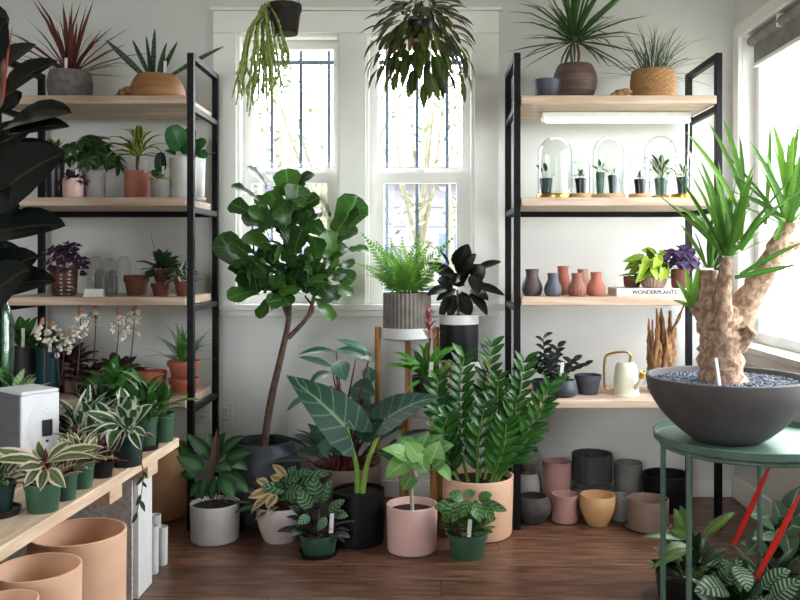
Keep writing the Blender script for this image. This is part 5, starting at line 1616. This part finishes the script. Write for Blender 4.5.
p.trace([(372, 352, 262, 288, 62), (370, 310, 412, 222, 75), (385, 362, 440, 258, 98), (440, 312, 527, 284, 34), (430, 365, 538, 402, 38), (415, 390, 477, 472, 48), (390, 385, 392, 462, 62), (365, 395, 345, 482, 48), (350, 395, 315, 488, 38), (340, 375, 268, 402, 42), (345, 300, 308, 240, 12), (400, 340, 370, 270, 70), (420, 340, 470, 300, 70), (370, 380, 300, 420, 40), (400, 330, 350, 360, 60), (430, 330, 440, 400, 60), (400, 370, 330, 330, 70), (390, 350, 430, 300, 80), (380, 400, 420, 470, 60), (360, 370, 300, 350, 60), (420, 380, 480, 420, 50)], (350, 180, .2875), 'ovate', .5, RUB2, dd=(-.06, .05), dt=(-.1, .05), b=.5, n=(0, -.7, .65), tilt=.35, pf=.05)
p = Plant('bromeliad_plant', 'bromeliad with a red and pink flower spike in a black pot', 427, 374, 15.5, 'taper', BLKP, zb, 3.66, rb=.8)
for tx, ty, w, d1, sag in ((384, 366, 9, -.08, 1.0), (406, 392, 6, -.16, .5), (392, 352, 8, 0, 1.2), (462, 346, 9, 0, 1.3), (400, 365, 8, -.1, 1.5), (452, 362, 8, -.12, 1.2), (440, 345, 9, .05, .8), (414, 350, 9, .05, .9), (410, 372, 8, -.15, 1.5), (446, 376, 8, -.14, 1.4), (432, 358, 8, -.14, .9), (422, 362, 9, -.14, .9)):
    p0, p1 = p.c + V((p.rnd.uniform(-.012, .012), 0, 0)), p.L(tx, ty, d1)
    p.leaf(leaf_mesh('strap', .16, BROM, sag, 0, .5), p0, p1, V((0, -.5, .9)), w * p.s / ((p1 - p0).length * .16))
p.bush(14, 'strap', .16, BROM, (26, 46), (25, 85), pf=0, b=(.7, 1.6), cup=.5, spread=.2)
p.stem([p.c, p.L(429, 350, -.02), p.L(430, 335, -.03), p.L(428, 306, -.03)], [.005, .004, .004, .002], STEMR, 7, 'flower_stem')
for k in range(22):
    f = k / 21
    base = p.L(430 - 2 * f, 342 - 32 * f, -.03)
    a = k * 2.4
    d = V((math.cos(a) * (.75 - .4 * f), math.sin(a) * .6 - .1, .75)) * (15 - 4 * f) * p.s
    p.leaf(leaf_mesh('lance', .34, BROMF, .3, 0, .4), base, base + d, V((-math.cos(a), -math.sin(a), .4)), 1, 'bract')
p.label(431, 362, -.08, 15, 4)

# ------------------------------------------------------------------ hanging plants
D = 3.3
s = D / F
hb = thing('hanging_cactus', 'pale trailing mistletoe cactus in a dark hanging basket', 'hanging plant', P(285, 34, D))


def hl(x, y, dd=0):
    return P(x, y, D + dd) - hb.location


bh3 = 29 * s
me, o_ = pot_mesh('taper', 16.5 * s, bh3, mat('dark_basket', rgb(48, 40, 34), .8, col2=rgb(34, 28, 24), scale=50, bump=.6), .76, 40, lambda a, z: .03 * math.sin(a * 14) * math.sin(z * 260))
obj('basket', me, hb)
obj('soil', MB().lathe([(.0001, bh3 * .9), (15 * s, bh3 * .88)], 20).mesh(SOIL), hb)
top = V((0, 0, 2.748 - hb.location.z))
hk = V((0, 0, bh3 + .22))
for a in (.4, 2.5, 4.6):
    obj('hanging_wire', MB().tube([V((math.cos(a) * 16 * s, math.sin(a) * 16 * s, bh3 * .96)), hk], .0016, 5).mesh(STEEL), hb)
obj('hook', MB().tube([hk, hk + V((0, 0, .05)), top], [.0025, .0025, .0025], 6).mesh(STEEL), hb)
r = random.Random(21)
ends = [(236, 105), (241, 100), (247, 112), (232, 98), (258, 110), (254, 60), (262, 92), (268, 118), (270, 90), (282, 98), (285, 70), (291, 68), (276, 82), (249, 116), (266, 60), (240, 88), (262, 70), (288, 58), (273, 108), (255, 85), (272, 64), (244, 78)]
for k, (ex, ey) in enumerate(ends):
    dd = r.uniform(-.1, .06)
    st = V(((262 - 285 + r.uniform(0, 16)) * s, r.uniform(-10, 4) * s, bh3 * r.uniform(.92, 1.05)))
    m1 = hl((266 * 1.0 + ex) / 2 + r.uniform(-3, 1), 6 + (ey - 8) * .25, dd * .6)
    m2 = hl(ex + (266 - ex) * .22 + r.uniform(-2, 2), 6 + (ey - 6) * .62, dd)
    e = hl(ex, ey, dd)
    n = 9

    def bm2(i, kk):
        return 1.0 + .5 * (1 if (i + kk) % 3 == 0 else -.25)
    obj('strand', MB().tube([st, m1, m2, e], [.0032, .0044, .0048, .0022], 6, True, 12, bm2).mesh(RHIP, True), hb)
    for q in range(1 + k % 2):
        b0 = m2.lerp(e, r.uniform(.0, .4))
        e2 = b0 + V((r.uniform(-9, 9), r.uniform(-6, 6), -r.uniform(12, 26))) * s
        obj('strand', MB().tube([b0, (b0 + e2) / 2 + V((r.uniform(-2, 2) * s, 0, 0)), e2], [.004, .0045, .0022], 6, True, 8, bm2).mesh(RHIP, True), hb)

D = 3.2
s = D / F
hp = thing('hanging_hoya', 'dense drooping long-leaf plant hanging from the ceiling', 'hanging plant', P(421, 40, D))
me, o_ = pot_mesh('bowl', 14 * s, 18 * s, BLKP, .6)
obj('pot', me, hp)
obj('soil', MB().lathe([(.0001, 14.5 * s), (12.5 * s, 14 * s)], 20).mesh(SOIL), hp)
hk = V((0, 0, 70 * s))
for a in (.2, 2.3, 4.4):
    obj('hanging_wire', MB().tube([V((math.cos(a) * 13.6 * s, math.sin(a) * 13.6 * s, 17.5 * s)), hk], .0016, 5).mesh(STEEL), hp)
obj('hook', MB().tube([hk, V((0, 0, 2.748 - hp.location.z))], .0025, 6).mesh(STEEL), hp)
r = random.Random(33)
n = 288
for k in range(n):
    a = k * 2.39996
    f = (k + .5) / n
    # dome of foliage: rows from crown to skirt
    rad = (14 + 34 * math.sin(f * 1.5) ** .7) * s * r.uniform(.45, 1.05)
    z = (44 - 74 * f ** 1.1 + r.uniform(-8, 8)) * s
    b0 = V((math.cos(a) * rad, math.sin(a) * rad * .8, z))
    l = r.uniform(17, 30) * s
    out = 1.0 - .75 * f
    d = V((math.cos(a) * out, math.sin(a) * out, -.25 - .85 * f + r.uniform(-.15, .35))).normalized() * l
    o = obj('leaf', leaf_mesh('lance', .3, HANGB if r.random() < .13 else HANG, .6, .05, .25), hp)
    aim(o, b0, b0 + d, V((math.cos(a), math.sin(a), .5)), r.uniform(.8, 1.2))
for (x0, y0, x1, y1) in ((428, 70, 440, 103), (425, 62, 430, 100), (440, 66, 446, 95), (400, 60, 396, 80), (465, 55, 466, 80), (462, 78, 465, 104), (380, 50, 374, 62), (436, 80, 428, 100)):
    o = obj('leaf', leaf_mesh('lance', .24, HANG, .3, .05, .25), hp)
    dd = r.uniform(-.15, -.05)
    aim(o, P(x0, y0, D + dd) - hp.location, P(x1, y1, D + dd) - hp.location, V((0, -1, .3)), 1.0)

# ------------------------------------------------------------------ tray table, yucca, plants beneath
D = 2.5
TC = V(((749 - CX) * D / F, D, 0))
ZTR = .615
TR = .272
tt = thing('tray_table', 'round sage green metal tray table', 'table', TC)
obj('tray', MB().lathe([(0, ZTR - .003), (TR - .004, ZTR - .003), (TR, ZTR), (TR + .002, ZTR + .02), (TR - .002, ZTR + .021), (TR - .004, ZTR + .002), (0, ZTR)], 64).mesh(SAGE, True, 35, clean=True), tt)
LR = .0085
LEGS = [150, 211, 320, 62]
for a in LEGS:
    a = math.radians(a)
    X, Y = math.cos(a) * (TR - .02), math.sin(a) * (TR - .02)
    obj('leg', MB().tube([(X, Y, .001), (X, Y, ZTR - .0032)], LR, 12).mesh(SAGE, True, 40), tt)
ring = [(math.cos(6.2832 * i / 48) * (TR - .02), math.sin(6.2832 * i / 48) * (TR - .02), ZTR - .014) for i in range(49)]
obj('support_ring', MB().tube(ring, .0065, 8, False).mesh(SAGE, True), tt)

p = Plant('yucca_plant', 'yucca with thick pale trunk and sword leaves in a wide charcoal bowl', 727, 367, 79, 'bowl', mat('charcoal_bowl', rgb(92, 86, 86), .65, col2=rgb(80, 74, 75), scale=6, bump=.03), ZTR + .0006, D, rb=.4, soil=.9, seg=64, soilm=mat('dark_gravel_bed', rgb(70, 74, 88), .8, scale=90, col2=rgb(40, 42, 50)))
r = p.rnd
peb = [MB().blob((0, 0, 0), 1, (1, .8, .6), 6, 4).mesh(STONEM, True), MB().blob((0, 0, 0), 1, (.8, 1, .7), 5, 4).mesh(STONEM, True)]
gb = MB()
for k in range(1500):
    a = r.uniform(0, 6.283)
    q = math.sqrt(r.random()) * p.rs * .97
    gb.blob((math.cos(a) * q, math.sin(a) * q, p.zs + .002 + r.uniform(0, .003)), r.uniform(.004, .0075), (1, r.uniform(.7, 1), .6), 5, 3)
o = obj('gravel', gb.mesh(STONEM, True), p.root)
o['kind'] = 'stuff'
knob = lambda sd: (lambda i, kk: .86 + .3 * random.Random(i * 13 + kk * 5 + sd).random())
p.stem([p.c + V((-.012, 0, -.03)), p.L(722, 372), p.L(721, 345), p.L(722, 322), p.L(722, 305)], [.066, .064, .062, .064, .05], BARKW, 16, 'trunk', 6, knob(1))
p.stem([p.L(712, 330), p.L(708, 305), p.L(707, 285), p.L(707, 270)], [.044, .036, .030, .029], BARKW, 14, 'branch', 6, knob(2))
p.stem([p.L(722, 335, -.04), p.L(723, 300, -.05), p.L(725, 280, -.05), p.L(727, 258, -.05)], [.03, .025, .02, .016], BARKW, 12, 'branch', 6, knob(3))
p.stem([p.L(730, 335, .0), p.L(744, 308), p.L(760, 280), p.L(776, 248), p.L(790, 222)], [.05, .042, .033, .028, .022], BARKW, 14, 'branch', 6, knob(4))
p.stem([p.L(738, 345, -.02), p.L(748, 335, -.05), p.L(753, 330, -.06)], [.03, .02, .017], BARKW, 10, 'branch_stub', 4, knob(5))
p.stem([p.L(708, 330, 0), p.L(700, 318), p.L(692, 309, -.01)], [.02, .013, .008], BARKW, 10, 'branch', 4, knob(6))
p.stem([p.L(770, 262, .03), p.L(782, 252, .06), p.L(798, 244, .08)], [.02, .016, .012], BARKW, 10, 'branch', 4, knob(7))


def tuft(c, n, L, el, az=(0, 360), W=.105):
    p.bush(n, 'sword', W, YUC, L, el, az, 0, (.1, .55), .45, None, .12, c=c, tilt=.15, nk=1)


cm, cr, cl2, cs = p.L(727, 256, -.05), p.L(788, 224), p.L(709, 268), p.L(691, 307, -.01)
CT = (600, 100, .25)
p.trace([(560, 460, 338, 122, 26, -.05, -.12), (500, 640, 357, 290, 24, -.05, -.1), (495, 600, 398, 235, 30, -.06, -.14), (510, 590, 455, 285, 30, -.06, -.16), (580, 420, 432, 88, 22, -.02, 0), (590, 430, 494, 76, 26, .0, .02), (560, 560, 556, 132, 26, 0, .05), (748, 485, 598, 165, 32, -.02, -.12), (660, 500, 680, 92, 20, .05, .12), (740, 470, 688, 165, 20, 0, -.05), (720, 500, 797, 80, 28, .02, .0), (700, 560, 800, 215, 34, -.02, -.05), (760, 490, 815, 130, 26, -.02, -.02), (740, 480, 650, 425, 22, -.04, -.08), (520, 560, 600, 300, 34, -.05, -.08), (540, 570, 580, 340, 34, -.06, -.15), (560, 600, 650, 450, 26, -.05, -.15), (530, 600, 500, 380, 34, -.06, -.12), (540, 710, 800, 655, 22, -.06, -.2), (560, 700, 810, 570, 22, -.05, -.12)], CT, 'sword', .11, YUC, b=.3, pf=0, n=(.1, -.85, .35), tilt=.35, nk=1, cup=.45)
tuft(cm, 22, (60, 118), (30, 88), W=.08)
tuft(cr, 24, (65, 115), (5, 88), W=.085)
tuft(cl2, 7, (40, 80), (35, 86), W=.1)
for tx, ty in ((685, 267), (698, 265), (676, 280), (672, 300), (694, 285)):
    p.leaf(leaf_mesh('sword', .17, YUC, .3, 0, .45, nk=1), cs, p.L(tx, ty, -.05), V((0, -.9, .4)))
p.label(718, 358, -.12, 27, 3, -.15)

# plants on the floor under the tray
p = Plant('dieffenbachia_plant', 'yellow-green speckled plant in a glossy dark pot under the tray', 690, 562, 34, 'cyl', mat('bottle_green_glaze', rgb(24, 34, 32), .2), 0, 2.86, rb=.9)
p.trace([(690, 540, 642, 537, 13, -.05, -.12), (690, 545, 660, 556, 15, -.1, -.15), (686, 540, 674, 508, 16, 0, .02), (692, 540, 680, 505, 14, .03, .06), (700, 540, 735, 512, 12, 0, .02), (694, 548, 650, 570, 12, -.12, -.18), (688, 535, 670, 530, 14, -.05, -.08)], (0, 0, 1), 'lance', .36, leafmat('yellow_green_leaf', rgb(70, 100, 38), rgb(112, 134, 54), 'streak', c3=rgb(52, 80, 36)), b=.6, n=(0, -.6, .7), tilt=.3)
p.bush(36, 'lance', .36, DGREEN, (24, 52), (5, 85), pf=.3, pm=STEMG)
p = Plant('zebra_plant', 'white-striped zebra plant on the floor before the tray table legs', 738, 602, 30, 'cyl', CHAR, 0, 2.42, rb=.85)
p.trace([(738, 590, 722, 558, 20, .02, .03), (735, 565, 748, 592, 24, -.08, -.14), (728, 590, 694, 592, 26, -.1, -.16), (720, 585, 742, 560, 22, -.02, -.04), (770, 600, 800, 580, 24, -.06, -.08), (760, 590, 790, 570, 20, 0, 0), (730, 575, 724, 560, 18, -.04, -.06), (745, 600, 770, 615, 24, -.1, -.14), (742, 590, 728, 572, 20, -.08, -.1)], (0, 0, 1), 'ovate', .55, ZEBR, b=1.0, n=(0, -.6, .75), tilt=.3)
p.bush(30, 'ovate', .5, ZEBR, (22, 52), (-5, 75), pf=.3, pm=STEMR)
p.bush(34, 'ovate', .5, DGREEN, (22, 62), (0, 80), pf=.3, pm=STEMR)
p = Plant('lipstick_plant', 'plant with two long scarlet spikes under the tray', 774, 585, 21, 'cyl', BLKP, 0, 2.58, rb=.85)
for x0, y0, x1, y1, w, d in ((733, 545, 773, 458, 5.5, -.12), (755, 580, 803, 488, 6.5, -.2)):
    p0, p1 = p.L(x0, y0, d + .04), p.L(x1, y1, d)
    p.leaf(leaf_mesh('sword', .07, SCAR, .12, 0, .5, nk=1), p0, p1, V((-.2, -1, .1)), w * p.s / ((p1 - p0).length * .07), 'flower_spike')
    p.stem([p.c, (p.c + p0) / 2 + V((0, 0, .02)), p0], [.004, .003, .003], STEMG, 6, 'flower_stem')
p.bush(34, 'strap', .2, DGREEN, (28, 60), (10, 80), pf=0, b=(.6, 1.4), cup=.4, spread=.3)
p = Plant('pothos_plant', 'grey-green round-leaf plant in a grey pot near the side wall', 790, 545, 26, 'cyl', GREYC, 0, 2.95, rb=.9)
p.trace([(770, 520, 745, 512, 26, -.1, -.14), (775, 530, 752, 540, 24, -.12, -.18), (780, 520, 772, 498, 24, -.05, -.05), (785, 530, 790, 560, 24, -.14, -.18), (790, 510, 800, 486, 22, 0, 0), (760, 540, 745, 556, 22, -.12, -.16), (790, 525, 805, 530, 24, -.14, -.18)], (0, 0, 1), 'heart', .8, leafmat('grey_green_leaf', rgb(62, 86, 64), rgb(104, 126, 96), 'plain', vein=rgb(190, 200, 160)), b=.5, n=(0, -.8, .55), tilt=.25)
p.bush(24, 'heart', .75, leafmat('grey_green_leaf_deep', rgb(42, 62, 44), rgb(74, 96, 70), 'plain', vein=rgb(190, 200, 160)), (22, 52), (5, 80), pf=.35, pm=STEMG)
